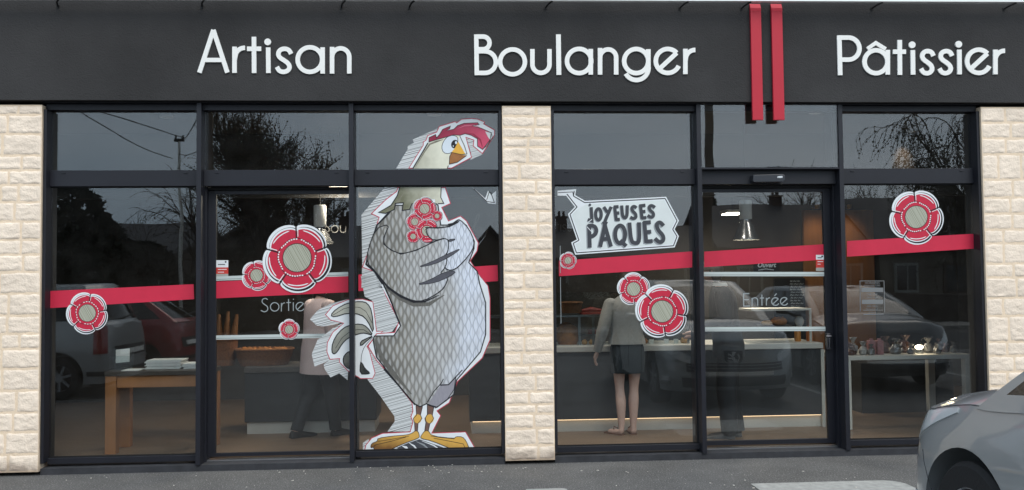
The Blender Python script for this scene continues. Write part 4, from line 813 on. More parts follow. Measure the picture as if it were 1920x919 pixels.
c = at(227, 690, tl.y+.22); t = thing('card_holder', 'clear acrylic holder with a tilted white card on the wooden table', 'card holder', (c.x, c.y, ZT))
m = MB(); m.box(c.x-.09, c.x+.1, c.y-.05, c.y-.044, ZT+.002, ZT+.13); m.box(c.x-.09, c.x+.1, c.y+.04, c.y+.046, ZT+.002, ZT+.2); m.box(c.x-.09, c.x+.1, c.y-.044, c.y+.04, ZT+.002, ZT+.01); m.build('holder', CASEG, t)
m = MB(); a, b = at(217, 668, c.y), at(243, 655, c.y); m.bar(((a.x+b.x)/2, c.y, a.z-.06), ((a.x+b.x)/2-.01, c.y+.03, b.z), b.x-a.x, .004, up=(0, 1, 0)); m.build('card', PAPER, t)
# breads by the exit door
c = at(418, 690, 1.75); basket('bread_basket_tall', (c.x, 1.75, zl+.005), .15, .15, .28, 'tall wicker basket of baguettes at the left of the exit door')
for i, q in enumerate(('leftmost', 'second', 'third', 'rightmost')):
    m = MB(); X = c.x-.10+.065*i; m.tube([(X, 1.74, zl+.06), (X+.012*(i-1.5), 1.76, zl+.33), (X+.03*(i-1.5), 1.78, zl+.58-.03*(i % 2))], [.030, .040, .016], 10); tag(m.build('baguette', mat('baguette_crust', S(112, 74, 42), .75, var=.4, vs=10, bump=.4, bs=30), smooth=True), '%s baguette standing in the tall wicker basket' % q, 'baguette', 'baguettes in the tall basket')
c = at(494, 675, 1.65); basket('wicker_basket', (c.x, 1.7, zl+.005), .30, .2, .17, 'wide wicker basket on the counter behind the exit door')
for i in range(3): loaf((c.x-.16+.16*i, 1.7, zl+.10), .22, .055, '%s loaf in the wide wicker basket' % ('left', 'middle', 'right')[i], .3*i)
# right window: white table with wrapped sweets
ty = .95; a, b = at(1582, 668, ty), at(1822, 664, ty); ZW = a.z
WT = thing('white_table', 'white table carrying wrapped sweets inside the rightmost window', 'table', ((a.x+b.x)/2, ty+.4, FLZ))
m = MB(); m.box(a.x, b.x, ty, ty+.8, ZW-.045, ZW); m.build('tabletop', WMEL, WT, bevel=.003)
for X, Y in ((b.x-.075, ty), (b.x-.075, ty+.72), (a.x, ty), (a.x, ty+.72)): m = MB(); m.box(X, X+.075, Y, Y+.075, FLZ, ZW-.046); m.build('leg', WMEL, WT, bevel=.003)
CELLO = mat('cellophane', S(96, 94, 92), .12, var=.5, vs=25, bump=1.0, bs=18, spec=.9)
def sweets(px, Y, r, h, mt_, lab, cat='sweets bag'):
    c = at(px, 660, Y); z = ZW+.002; m = MB(); rs = []
    for q, k in ((.7, 0), (1, .15), (.95, .4), (.55, .62), (.22, .7), (.4, .82), (.75, 1)): rs.append((z+h*k, r*q, r*q*.8, c.x, Y))
    m.rings(rs, 14); 
    for i, v in enumerate(m.v): j = noise.noise(v*30); m.v[i] = v+Vector((j*.012, j*.01, (j*.02 if v.z > z+.01 else 0)))
    tag(m.build('sweets_bag', mt_), lab, cat, 'wrapped sweets on the white table')
SP = mat('sweets_pink', S(150, 104, 104), .4, var=.3, vs=30, bump=.5, bs=40); SB = mat('sweets_brown', S(74, 52, 46), .3, var=.5, vs=30, bump=.8, bs=30); SW = mat('sweets_white', S(140, 138, 134), .3, var=.2, vs=30, bump=.5, bs=30)
for px, Y, r, h, mt_, lab in ((1594, 1.1, .06, .15, SB, 'dark bag of sweets at the left end of the white table'), (1600, 1.35, .06, .20, SW, 'white bag of sweets behind the dark one at the left end of the white table'), (1619, 1.05, .058, .17, SW, 'white bag of sweets beside the pink boxes'), (1660, 1.2, .075, .22, SB, 'dark bag of sweets right of the pink boxes'),
        (1680, 1.08, .075, .2, CELLO, 'grey cellophane bag in the middle of the white table'), (1698, 1.25, .08, .23, SB, 'tall dark bag of sweets left of the little lamp'), (1708, 1.05, .05, .13, CELLO, 'short cellophane bag touching the little lamp'), (1741, 1.2, .07, .2, CELLO, 'cellophane bag just right of the little lamp'), (1762, 1.3, .06, .17, SB, 'low dark bag near the right end of the white table'), (1788, 1.15, .05, .14, CELLO, 'small cellophane bag at the right end of the white table')):
    sweets(px, Y, r*.85, h*.8, mt_, lab)
rnd = random.Random(12)
for i in range(26):
    px = rnd.uniform(1592, 1775); sweets(px, rnd.uniform(1.0, 1.5), rnd.uniform(.028, .045), rnd.uniform(.06, .12), rnd.choice((SB, SB, CELLO, CELLO, SP)), 'small cellophane packet in the dense row of sweets on the white table')
for i, px in enumerate((1634, 1649)):
    c = at(px, 660, 1.05); m = MB(); m.box(c.x-.034, c.x+.034, 1.02, 1.09, ZW+.002, ZW+.15); m.box(c.x-.02, c.x+.02, 1.04, 1.06, ZW+.15, ZW+.17); tag(m.build('sweets_box', SP, bevel=.006), '%s pink box of sweets on the white table' % ('left', 'right')[i], 'box', 'pink sweets boxes')
t = thing('table_lamp', 'little glowing lamp among the sweets on the white table', 'lamp', (*at(1725, 660, 1.12).xy, ZW)); c = at(1725, 651, 1.12)
m = MB(); m.lathe([(.035, 0), (.035, .01), (.008, .016), (.008, c.z-ZW-.03)], (c.x, 1.12, ZW+.001), 14); m.build('lamp_foot', STEEL, t)
m = MB(); m.ball((c.x-.01, 1.12, c.z), (.042, .04, .026), 14); m.build('bulb', mat('small_bulb', (1, .9, .7), .5, emit=(1, .86, .6), es=9), t, smooth=True)
ld = bpy.data.lights.new('table_lamp_light', 'POINT'); ld.energy = 1.2; ld.color = (1, .8, .55); ld.shadow_soft_size = .04; lo = bpy.data.objects.new('table_lamp_light', ld); COL.objects.link(lo); lo.parent = t; lo.location = (c.x-t.location.x, -.09, c.z-ZW+.06)
# low dark shelf behind the white table
m = MB(); m.box(at(1600, 700, 2.2).x, at(1770, 700, 2.2).x, 2.0, 2.35, FLZ, .62); tag(m.build('low_cabinet', CDARK, bevel=.005), 'low dark cabinet standing behind the white table', 'cabinet')

# pendant lamps
ALU = mat('lamp_alu', S(190, 190, 188), .25, .85); LWH = mat('lamp_white', S(205, 206, 202), .5)
def pendant(px, Y, ptop, pbell, prim, dia, label, en):
    r0 = at(px, prim, Y); t = thing('pendant_lamp', label, 'pendant lamp', (r0.x, Y, r0.z), 'pendant lamps over the counter')
    zt, zb, zr = at(px, ptop, Y).z, at(px, pbell, Y).z, r0.z; r = dia/2
    m = MB(); m.lathe([(.001, 0), (.065, 0), (.068, .01), (.068, zt-zb-.01), (.06, zt-zb), (.001, zt-zb)], (r0.x, Y, zb), 20); m.build('ballast', LWH, t, smooth=True)
    m = MB(); h = zb-zr; pr = [(.055, h), (.06, h*.86), (.085, h*.7), (r*.78, h*.28), (r*.96, .02), (r, 0)]; m.lathe(pr + [(a-.004, b) for a, b in reversed(pr)], (r0.x, Y, zr), 28)
    o = m.build('shade', ALU, t, smooth=True)
    m = MB(); m.lathe([(.001, .012), (r*.9, .012), (r*.9, .02), (.001, .02)], (r0.x, Y, zr), 24); m.build('diffuser', LAMPM, t)
    m = MB(); m.tube([(r0.x, Y, zt), (r0.x, Y, 2.58 if Y > 2.2 else 3.32)], .006, 6); m.build('cord', BLACK, t)
    ld = bpy.data.lights.new('pendant_light', 'SPOT'); ld.energy = en; ld.spot_size = R(150); ld.spot_blend = .6; ld.color = (1, .86, .68); ld.shadow_soft_size = .1
    lo = bpy.data.objects.new('pendant_light', ld); COL.objects.link(lo); lo.parent = t; lo.location = (0, 0, -.01)
pendant(1399, 1.62, 376, 411, 450, .30, 'bell shaped pendant lamp with white top behind the entrance door', 50)
pendant(600, 1.75, 385, 426, 457, .30, 'bell shaped pendant lamp mostly hidden by the biggest flower', 7)
for (px0, px1, py, Y, lab) in ((1360, 1388, 402, 3.1, 'bright ceiling light behind the pendant lamp of the entrance'), (622, 652, 353, 1.9, 'bright ceiling light at the top right of the exit door')):
    c = at((px0+px1)/2, py, Y); t = thing('ceiling_light', lab, 'ceiling light', (c.x, Y, c.z)); hw = (at(px1, py, Y).x-at(px0, py, Y).x)/2
    m = MB(); m.box(c.x-hw-.02, c.x+hw+.02, Y-.17, Y+.17, c.z+.012, c.z+.05); m.build('housing', LWH, t); m = MB(); m.box(c.x-hw, c.x+hw, Y-.15, Y+.15, c.z, c.z+.012); m.build('diffuser', LAMPM, t)
    m = MB(); m.tube([(c.x, Y, c.z+.05), (c.x, Y, 3.32)], .008, 6); m.build('cord', BLACK, t)
    ld = bpy.data.lights.new('ceiling_lamp', 'AREA'); ld.energy = 30; ld.size = .3; ld.color = (1, .88, .72); lo = bpy.data.objects.new('ceiling_lamp', ld); COL.objects.link(lo); lo.parent = t; lo.location = (0, 0, -.005)
# recessed ceiling spots above the window side of the shop
for i, (X, Y) in enumerate(((-2.9, 1.1), (-1.5, .75), (-.2, .95), (1.35, .55), (2.4, .7), (3.7, .8))):
    t = thing('ceiling_spot', '%s ceiling spotlight seen through the fanlights, counted from the left' % ('first', 'second', 'third', 'fourth', 'fifth', 'sixth')[i], 'spotlight', (X, Y, 3.3), 'ceiling spotlights of the shop')
    m = MB(); m.lathe([(.055, 0), (.07, .0), (.07, .018), (.055, .018)], (X, Y, 3.298), 20); m.build('ring', LWH, t); m = MB(); m.lathe([(.001, .006), (.054, .006), (.054, .016), (.001, .016)], (X, Y, 3.298), 18); m.build('lens', LAMPM, t)
    ld = bpy.data.lights.new('ceiling_spot_light', 'SPOT'); ld.energy = (10, 66, 12, 105, 45, 20)[i]; ld.spot_size = R(105); ld.spot_blend = .7; ld.color = (1, .93, .85); ld.shadow_soft_size = .05; lo = bpy.data.objects.new('ceiling_spot_light', ld); COL.objects.link(lo); lo.parent = t; lo.location = (0, 0, -.012)
c = at(1710, 232, 1.96); t = thing('ceiling_spot', 'warm ceiling spotlight glowing on the bulkhead seen through the rightmost fanlight', 'spotlight', (c.x, 1.96, 3.3), 'ceiling spotlights of the shop')
m = MB(); m.lathe([(.04, 0), (.05, .0), (.05, .018), (.04, .018)], (c.x, 1.96, 3.298), 20); m.build('ring', LWH, t); m = MB(); m.lathe([(.001, .006), (.039, .006), (.039, .016), (.001, .016)], (c.x, 1.96, 3.298), 18); m.build('lens', LAMPM, t)
ld = bpy.data.lights.new('bulkhead_spot', 'SPOT'); ld.energy = 16; ld.spot_size = R(46); ld.spot_blend = .9; ld.color = (1, .68, .42); ld.shadow_soft_size = .03; lo = bpy.data.objects.new('bulkhead_spot', ld); COL.objects.link(lo); lo.parent = t; lo.location = (0, 0, -.012); lo.rotation_euler = (R(42), 0, 0)
# wall washers over the wood panels
for px, lab in ((1532, 'small brass wall lamp over the narrow wood panel'), (1592, 'small brass wall lamp over the wide wood panel')):
    c = at(px, 392, 4.12); t = thing('wall_lamp', lab, 'wall lamp', (c.x, 4.12, c.z)); m = MB(); m.tube([(c.x, 4.29, c.z+.02), (c.x, 4.12, c.z+.02)], .012, 8); m.lathe([(.03, 0), (.04, .06), (.001, .065)], (c.x, 4.12, c.z), 12); m.build('lamp_head', mat('brass', S(150, 110, 50), .35, .9), t)
    ld = bpy.data.lights.new('wall_lamp_light', 'SPOT'); ld.energy = 9; ld.spot_size = R(80); ld.spot_blend = 1.0; ld.color = (1, .66, .34); ld.shadow_soft_size = .12; lo = bpy.data.objects.new('wall_lamp_light', ld); COL.objects.link(lo); lo.parent = t; lo.location = (0, -.22, -.03); lo.rotation_euler = (R(38), 0, 0)

# ------------------------------------------------------------------ people
SKIN = mat('skin', S(228, 188, 170), .55, var=.06, vs=12)
def skin_shape(P, E, sub=2):
    me = bpy.data.meshes.new('tmp'); names = list(P); me.from_pydata([P[n][0] for n in names], [(names.index(a), names.index(b)) for a, b in E], [])
    o = bpy.data.objects.new('tmp', me); COL.objects.link(o); o.modifiers.new('s', 'SKIN'); sl = me.skin_vertices[0].data
    for i, n in enumerate(names):
        r = P[n][1]; sl[i].radius = r if isinstance(r, tuple) else (r, r)
    sl[0].use_root = True
    s = o.modifiers.new('d', 'SUBSURF'); s.levels = s.render_levels = sub
    bpy.context.view_layer.update(); dg = bpy.context.evaluated_depsgraph_get(); e = bpy.data.meshes.new_from_object(o.evaluated_get(dg))
    vs = [v.co.copy() for v in e.vertices]; fs = [tuple(p.vertices) for p in e.polygons]; bpy.data.objects.remove(o); bpy.data.meshes.remove(me); bpy.data.meshes.remove(e)
    return vs, fs
def head_mesh(m, c, fwd, H):
    """head with brow, nose, mouth, chin, eyes and ears; fwd is a unit vector in the ground plane"""
    f = Vector((fwd[0], fwd[1], 0)).normalized(); s = Vector((f.y, -f.x, 0)); r = H/2; n = 20; k = 16; vs = []; fs = []
    for i in range(k+1):
        t = math.pi*i/k; z = -math.cos(t)
        for j in range(n):
            a = 2*math.pi*j/n; x, y = math.cos(a), math.sin(a); w = math.sin(t)
            ry = .82 if y > 0 else .86; rx = .68*(1-.16*max(0, -z)); p = Vector((x*w*rx, y*w*ry, z))
            if y > 0:
                ce = math.exp(-(x/.28)**2)
                p.y += ce*w*(.20*math.exp(-((z+.12)/.14)**2) + .05*math.exp(-((z+.45)/.07)**2) - .04*math.exp(-((z+.35)/.05)**2) + .08*math.exp(-((z+.78)/.12)**2))
                for q in (-.36, .36): p.y -= .09*math.exp(-((x-q)/.16)**2-((z-.06)/.10)**2)
            vs.append(c + s*p.x*r + f*p.y*r + Vector((0, 0, p.z*r)))
    for i in range(k):
        for j in range(n): fs.append((i*n+j, i*n+(j+1) % n, (i+1)*n+(j+1) % n, (i+1)*n+j))
    m.add(vs, fs, 0)
    for q in (-1, 1):
        e = c + s*q*.25*r + f*.70*r + Vector((0, 0, .05*r)); m.ball(e, (.09*r, .09*r, .06*r), 8, 1)
        e = c + s*q*.68*r + Vector((0, 0, -.02*r)); m.ball(e, (.07*r, .12*r, .2*r), 8, 0)
def hand_chains(m, w_, d, side, sc=1.0):
    """palm and five curled fingers hanging along d from wrist w_; side = direction of the thumb"""
    d = Vector(d).normalized(); th = Vector(side).normalized(); nrm = d.cross(th)
    P = {'a': (w_, .026*sc), 'b': (w_+d*.045*sc, (.036*sc, .017*sc)), 'c': (w_+d*.088*sc, (.038*sc, .015*sc))}
    vs, fs = skin_shape(P, [('a', 'b'), ('b', 'c')], 2); m.add(vs, fs, 0)
    for i, L in enumerate((.068, .078, .074, .058)):
        b = w_+d*.080*sc+th*(.028-.0185*i)*sc; q = [b, b+d*L*.45*sc+nrm*.006*sc, b+d*L*.8*sc+nrm*.022*sc, b+d*L*.95*sc+nrm*.04*sc]
        m.tube(q, [.0092*sc, .0088*sc, .008*sc, .005*sc], 8, mi=0)
    b = w_+d*.03*sc+th*.026*sc; m.tube([b, b+d*.03*sc+th*.022*sc, b+d*.062*sc+th*.028*sc+nrm*.012*sc], [.013*sc, .011*sc, .007*sc], 8, mi=0)
def person(label, loc, rot, H, J, arms, look, eye_c=(.05, .04, .04)):
    """J: joints per unit of height in the body's own frame (x to its right, y forward); returns Empty + scaled joints"""
    t = thing('person', label, 'person', (0, 0, 0), local=True); c, s_ = math.cos(rot), math.sin(rot)
    def T(v): v = Vector(v)*H; return Vector((c*v.x-s_*v.y, s_*v.x+c*v.y, v.z))
    Q = {k: T(v) for k, v in J.items()}
    rad = dict(pelvis=(.085, .068), waist=(.070, .055), chest=(.082, .062), neck0=(.040, .036), neck=(.031, .031), shL=.034, shR=.034, elL=.024, elR=.024, wrL=.0155, wrR=.0155, hipL=.052, hipR=.052, knL=.029, knR=.029, cfL=.035, cfR=.035, anL=.0195, anR=.0195, heL=.021, heR=.021, toL=.015, toR=.015)
    P = {k: (Q[k], tuple(x*H for x in r) if isinstance(r, tuple) else r*H) for k, r in rad.items()}
    E = [('pelvis', 'waist'), ('waist', 'chest'), ('chest', 'neck0'), ('neck0', 'neck')]
    for q in 'LR': E += [('chest', 'sh'+q), ('sh'+q, 'el'+q), ('el'+q, 'wr'+q), ('pelvis', 'hip'+q), ('hip'+q, 'kn'+q), ('kn'+q, 'cf'+q), ('cf'+q, 'an'+q), ('an'+q, 'he'+q), ('he'+q, 'to'+q)]
    m = MB(); vs, fs = skin_shape(P, E, 2); m.add(vs, fs, 0)
    lk = T((*look, 0)).normalized(); head_mesh(m, Q['head'], lk, .128*H)
    for q, sg in (('L', -1), ('R', 1)):
        d = (Q['wr'+q]-Q['el'+q]).normalized(); hand_chains(m, Q['wr'+q], d, T((0, 1, 0)), H/1.75)
    t.location = loc
    return t, Q, T, m, lk
def stand(head=(0, .02), armL=None, armR=None, footL=(-.055, 0), footR=(.055, 0), lean=0, toe=(0, 0)):
    J = dict(pelvis=(0, 0, .53), waist=(0, .0+lean*.3, .61), chest=(0, lean*.7, .73), neck0=(0, lean*.95, .815), neck=(0, lean+.005, .862), head=(head[0], lean+head[1], .928))
    for q, sg, fp, tw in (('L', -1, footL, toe[0]), ('R', 1, footR, toe[1])):
        J['sh'+q] = (sg*.112, lean*.85, .805); J['el'+q] = (sg*.148, lean*.8-.02, .635); J['wr'+q] = (sg*.152, lean*.8+.03, .49)
        J['hip'+q] = (sg*.052, 0, .50); kx = (sg*.052+fp[0])/2; J['kn'+q] = (kx, fp[1]*.45+.012, .275); J['cf'+q] = (fp[0]*.8+sg*.010, fp[1]*.75-.012, .20); J['an'+q] = (fp[0], fp[1]-.01, .045); J['he'+q] = (fp[0], fp[1]-.018, .018)
        J['to'+q] = (fp[0]+math.sin(tw)*.095, fp[1]+math.cos(tw)*.095, .012)
    if armL: J['elL'], J['wrL'] = armL
    if armR: J['elR'], J['wrR'] = armR
    return J
def sleeve(m, Q, q, r0, r1, r2, H):
    a = Q['sh'+q]+(Q['neck0']-Q['sh'+q])*.12-Vector((0, 0, .012*H)); b, c = Q['el'+q], Q['wr'+q]
    m.ball(a, (r0*H, r0*H, r0*.92*H), 16)
    m.tube([a, a.lerp(b, .25), a.lerp(b, .6), a.lerp(b, .9), b.lerp(c, .12), b.lerp(c, .5), b.lerp(c, .97)], [r0*.97*H, r0*.98*H, (r0+r1)/2*H, r1*1.02*H, r1*H, (r1+r2)/2*H, r2*H], 14)
def torso(m, T, rs, H):                       # rs: (z, half width, half depth, y offset) per unit height, cut along the body's own axes
    n = 24; vs = []; fs = []
    for z, rx, ry, yo in rs:
        for j in range(n):
            a = 2*math.pi*j/n; vs.append(T((rx*math.cos(a), yo+ry*math.sin(a)+.007*noise.noise(Vector((math.cos(a)*3, math.sin(a)*3, z*16))), z)))
    for i in range(len(rs)-1):
        for j in range(n): fs.append((i*n+j, i*n+(j+1) % n, (i+1)*n+(j+1) % n, (i+1)*n+j))
    fs += [tuple(range(n-1, -1, -1)), tuple((len(rs)-1)*n+j for j in range(n))]; m.add(vs, fs)
def trousers(m, Q, H, r=(.066, .052, .044, .036), to=.03):
    for q in 'LR':
        b = Q['an'+q].copy(); b.z = to*H; m.tube([Q['pelvis']*.5+Q['hip'+q]*.5, Q['hip'+q], (Q['hip'+q]+Q['kn'+q])/2, Q['kn'+q], (Q['kn'+q]+Q['an'+q])/2, b], [r[0]*H, r[0]*1.02*H, (r[0]+r[1])/2*H, r[1]*H, r[2]*H, r[3]*H], 14)
def shoe(m, Q, q, H, w=.024, h=.035):
    a, b = Q['he'+q], Q['to'+q]; d = (b-a); d.z = 0; d.normalize(); s = Vector((d.y, -d.x, 0)); a = a-d*.012*H; a = a-d*.006*H; L = .178*H; vs = []; prof = [(0, .8, 1.0), (.12, 1, 1.55), (.3, .95, 1.5), (.45, .95, 1.0), (.7, 1.1, .7), (.9, .9, .5), (1, .45, .32)]
    n = 10; rs = []
    for u, wq, hq in prof:
        p = a+d*L*u
        for j in range(n):
            g = 2*math.pi*j/n; vs.append(p + s*math.cos(g)*w*wq*H*(1 if math.sin(g) > 0 else 1.05) + Vector((0, 0, -a.z + .002 + h*H*hq*max(0, math.sin(g)) + .0)))
    k = len(prof); fs = [(i*n+j, i*n+(j+1) % n, (i+1)*n+(j+1) % n, (i+1)*n+j) for i in range(k-1) for j in range(n)] + [tuple(range(n)), tuple((k-1)*n+j for j in range(n))]; m.add(vs, fs)
def hair_cap(m, c, lk, Hh, down=.35, back=1.0):
    f = lk; s = Vector((f.y, -f.x, 0)); r = Hh/2*1.1; n = 18; k = 12; vs = []; fs = []
    for i in range(k+1):
        t = math.pi*i/k*.78
        for j in range(n):
            a = 2*math.pi*j/n; x, y = math.cos(a), math.sin(a); lim = 1 if y < .2 else .62
            tt = t*lim if y > .2 else t*(1+down*max(0, -y)); z = math.cos(min(tt, 2.6)); w = math.sin(min(tt, 2.6)); p = Vector((x*w*.74, (y*w*.92-.05), z))
            vs.append(c + s*p.x*r + f*p.y*r + Vector((0, 0, p.z*r - (.5*r*down if (y < 0 and tt > 1.9) else 0))))
    for i in range(k):
        for j in range(n): fs.append((i*n+j, i*n+(j+1) % n, (i+1)*n+(j+1) % n, (i+1)*n+j))
    m.add(vs, fs)
EYE = mat('eye_dark', (.03, .025, .02), .3)
WOOLG = mat('grey_wool', S(160, 159, 153), .9, var=.1, vs=40, bump=.3, bs=200); NAVY = mat('dark_teal_cloth', S(40, 48, 52), .85, var=.1, vs=30)
SUIT = mat('dark_suit', S(34, 36, 40), .8, var=.1, vs=20); PINK = mat('dusty_pink_cloth', S(240, 216, 212), .85, var=.06, vs=10); HAIRB = mat('dark_brown_hair', S(44, 32, 26), .6, var=.3, vs=40); HAIRG = mat('grey_hair', S(120, 112, 104), .6, var=.3, vs=40); SHOE = mat('black_leather', S(26, 24, 24), .4); SOLE = mat('sandal_brown', S(120, 84, 66), .7)

# the woman in the grey jacket, seen from behind
wf = onz(1178, 814, FLZ); Hw = 1.66
J = stand(footL=(-.045, -.01), footR=(.03, 0), toe=(-.85, -.05), armL=((-.155, -.03, .635), (-.185, .005, .505)), armR=((.15, .04, .64), (.10, .17, .60)))
t, Q, T, m, lk = person('woman in a short grey jacket and dark skirt standing at the counter with bare legs', (wf.x, wf.y, FLZ), 0, Hw, J, None, (0.05, 1)); m.build('body', [SKIN, EYE], t, smooth=True, angle=80)
m = MB(); torso(m, T, [(.552, .118, .080, -.004), (.58, .112, .076, -.004), (.62, .100, .070, -.002), (.68, .104, .072, 0), (.75, .116, .074, 0), (.785, .118, .066, 0), (.81, .102, .056, 0), (.83, .070, .048, 0), (.848, .042, .042, .002)], Hw); sleeve(m, Q, 'L', .044, .036, .025, Hw); sleeve(m, Q, 'R', .044, .036, .025, Hw); m.build('jacket', WOOLG, t, smooth=True, angle=80)
m = MB(); torso(m, T, [(.375, .104, .078, .002), (.40, .105, .08, 0), (.47, .108, .088, -.006), (.53, .104, .084, -.004), (.57, .094, .07, 0)], Hw); m.build('skirt', NAVY, t, smooth=True)
m = MB(); hair_cap(m, Q['head'], lk, .128*Hw, .9); m.build('hair', HAIRB, t, smooth=True)
for q in 'LR':
    m = MB(); a, b = Q['he'+q], Q['to'+q]; d = (b-a).normalized(); m.bar((a-d*.02).xy.to_3d()+Vector((0, 0, .006)), (b+d*.03).xy.to_3d()+Vector((0, 0, .006)), .06, .012); m.tube([a+d*.075+Vector((0, 0, .03))+Vector((d.y, -d.x, 0))*.035, a+d*.10+Vector((0, 0, .052)), a+d*.075+Vector((0, 0, .03))-Vector((d.y, -d.x, 0))*.035], .006, 6); m.build('sandal', SOLE, t)
# the man in the dark suit behind the entrance door
mf = onz(1372, 822, FLZ); Hm = 1.78
J = stand(footL=(-.04, .015), footR=(.04, -.03), head=(0, .05), lean=.035, armL=((-.13, .02, .65), (-.10, .16, .60)), armR=((.14, .01, .65), (.12, .15, .58)))
for q in 'LR': J['to'+q] = tuple(a*.4+b*.6 for a, b in zip(J['he'+q], J['to'+q]))
t, Q, T, m, lk = person('man in a dark suit and white collar standing sideways behind the entrance door', (mf.x, mf.y+.05, FLZ), R(78), Hm, J, None, (0, 1)); m.build('body', [SKIN, EYE], t, smooth=True, angle=80)
m = MB(); torso(m, T, [(.45, .112, .088, .0), (.52, .112, .088, .0), (.6, .106, .080, .012), (.68, .112, .080, .022), (.76, .122, .078, .028), (.81, .098, .064, .030), (.838, .05, .05, .034)], Hm); sleeve(m, Q, 'L', .052, .044, .032, Hm); sleeve(m, Q, 'R', .052, .044, .032, Hm); m.build('jacket', SUIT, t, smooth=True, angle=80)
m = MB(); trousers(m, Q, Hm, (.07, .056, .05, .046)); m.build('trousers', SUIT, t, smooth=True)
m = MB(); torso(m, T, [(.842, .040, .042, .036), (.852, .037, .039, .037), (.860, .036, .038, .04)], Hm); m.build('collar', WMEL, t, smooth=True)
m = MB(); hair_cap(m, Q['head'], lk, .128*Hm, .1); m.build('hair', HAIRG, t, smooth=True)
for q in 'LR': m = MB(); shoe(m, Q, q, Hm, .028, .03); m.build('shoe', SHOE, t, smooth=True)
# the customer in the long pink cardigan behind the exit door
pf = onz(598, 820, FLZ); Hp = 1.68
J = stand(footL=(-.06, -.09), footR=(.05, .09), head=(0, .03), armL=((-.15, .03, .64), (-.10, .15, .60)), armR=((.16, -.01, .635), (.15, .08, .50)))
J['anL'] = (-.055, -.13, .075); J['heL'] = (-.055, -.15, .05); J['toL'] = (-.055, -.06, .012)
for q in 'LR': J['to'+q] = tuple(a*.4+b*.6 for a, b in zip(J['he'+q], J['to'+q]))
t, Q, T, m, lk = person('walking person in a long pale pink cardigan and dark trousers behind the exit door', (pf.x, pf.y+.06, FLZ), R(-50), Hp, J, None, (0, 1)); m.build('body', [SKIN, EYE], t, smooth=True, angle=80)
m = MB(); torso(m, T, [(.385, .150, .105, -.002), (.45, .148, .105, 0), (.53, .140, .098, 0), (.62, .126, .085, 0), (.70, .124, .082, 0), (.77, .126, .078, 0), (.81, .095, .06, 0), (.838, .048, .045, .002)], Hp); sleeve(m, Q, 'L', .044, .042, .032, Hp); sleeve(m, Q, 'R', .044, .042, .032, Hp); m.build('cardigan', PINK, t, smooth=True, angle=80)
m = MB(); trousers(m, Q, Hp, (.062, .05, .04, .036), .04); m.build('trousers', SUIT, t, smooth=True)
m = MB(); hair_cap(m, Q['head'], lk, .128*Hp, .6); m.build('hair', HAIRB, t, smooth=True)
for q in 'LR': m = MB(); shoe(m, Q, q, Hp, .024, .036); m.build('boot', SHOE, t, smooth=True)
# ------------------------------------------------------------------ ground, road, markings
def _asph(base, wet=.0):
    def fn(nt, p):
        co, s = xyz(nt)
        n = nt.nodes.new('ShaderNodeTexNoise'); n.inputs['Scale'].default_value = 1.3; n.inputs['Detail'].default_value = 8; n.inputs['Roughness'].default_value = .65; nt.links.new(co, n.inputs['Vector'])
        v = nt.nodes.new('ShaderNodeTexNoise'); v.inputs['Scale'].default_value = 48; v.inputs['Detail'].default_value = 7; v.inputs['Roughness'].default_value = .75; nt.links.new(co, v.inputs['Vector'])
        f = M_(nt, 'ADD', M_(nt, 'MULTIPLY', n.outputs[0], 1.1), M_(nt, 'MULTIPLY', v.outputs[0], .9)); f = M_(nt, 'SUBTRACT', f, .5); f = M_(nt, 'MINIMUM', M_(nt, 'MAXIMUM', f, 0), 1)
        g = nt.nodes.new('ShaderNodeTexNoise'); g.inputs['Scale'].default_value = 85; g.inputs['Detail'].default_value = 2; nt.links.new(co, g.inputs['Vector'])
        gf = M_(nt, 'MINIMUM', M_(nt, 'MAXIMUM', M_(nt, 'MULTIPLY', M_(nt, 'SUBTRACT', g.outputs[0], .6), 7), 0), .75); gd = M_(nt, 'MINIMUM', M_(nt, 'MAXIMUM', M_(nt, 'MULTIPLY', M_(nt, 'SUBTRACT', .4, g.outputs[0]), 7), 0), .7)
        c0 = mixc(nt, f, tuple(c*.45 for c in base), tuple(c*1.5 for c in base)); c0 = mixc(nt, gf, c0, tuple(min(.6, c*4) for c in base)); c0 = mixc(nt, gd, c0, tuple(c*.25 for c in base))
        nt.links.new(c0, p.inputs['Base Color']); p.inputs['Roughness'].default_value = .92; p.inputs['Specular IOR Level'].default_value = .25
        b = nt.nodes.new('ShaderNodeBump'); b.inputs['Strength'].default_value = .6; b.inputs['Distance'].default_value = .006; nt.links.new(v.outputs[0], b.inputs['Height']); nt.links.new(b.outputs[0], p.inputs['Normal'])
    return fn
ASPH = node_mat('asphalt', _asph((.118, .115, .111))); ROADM = node_mat('road_asphalt', _asph((.055, .055, .056)))
GZ = -0.035
m = FB(); m.add([(-400, -400, GZ), (400, -400, GZ), (400, 0.3, GZ), (-400, 0.3, GZ), (-400, .3, GZ), (400, .3, GZ), (400, 400, GZ), (-400, 400, GZ)], [(0, 1, 2, 3), (4, 5, 6, 7)])
tag(m.build('ground', ASPH, None, origin=(0, 0, 0)), kind='structure')
m = FB(); m.add([(-200, -17.5, GZ+.004), (200, -17.5, GZ+.004), (200, -11, GZ+.004), (-200, -11, GZ+.004)], [(0, 1, 2, 3)]); tag(m.build('road', ROADM, None, origin=(0, 0, 0)), kind='structure')
m = MB(); m.box(-200, 200, -20, -17.5, GZ-.02, GZ+.12); tag(m.build('pavement', mat('pavement_grey', S(120, 118, 114), .9, var=.15, vs=3), bevel=.01), kind='structure')
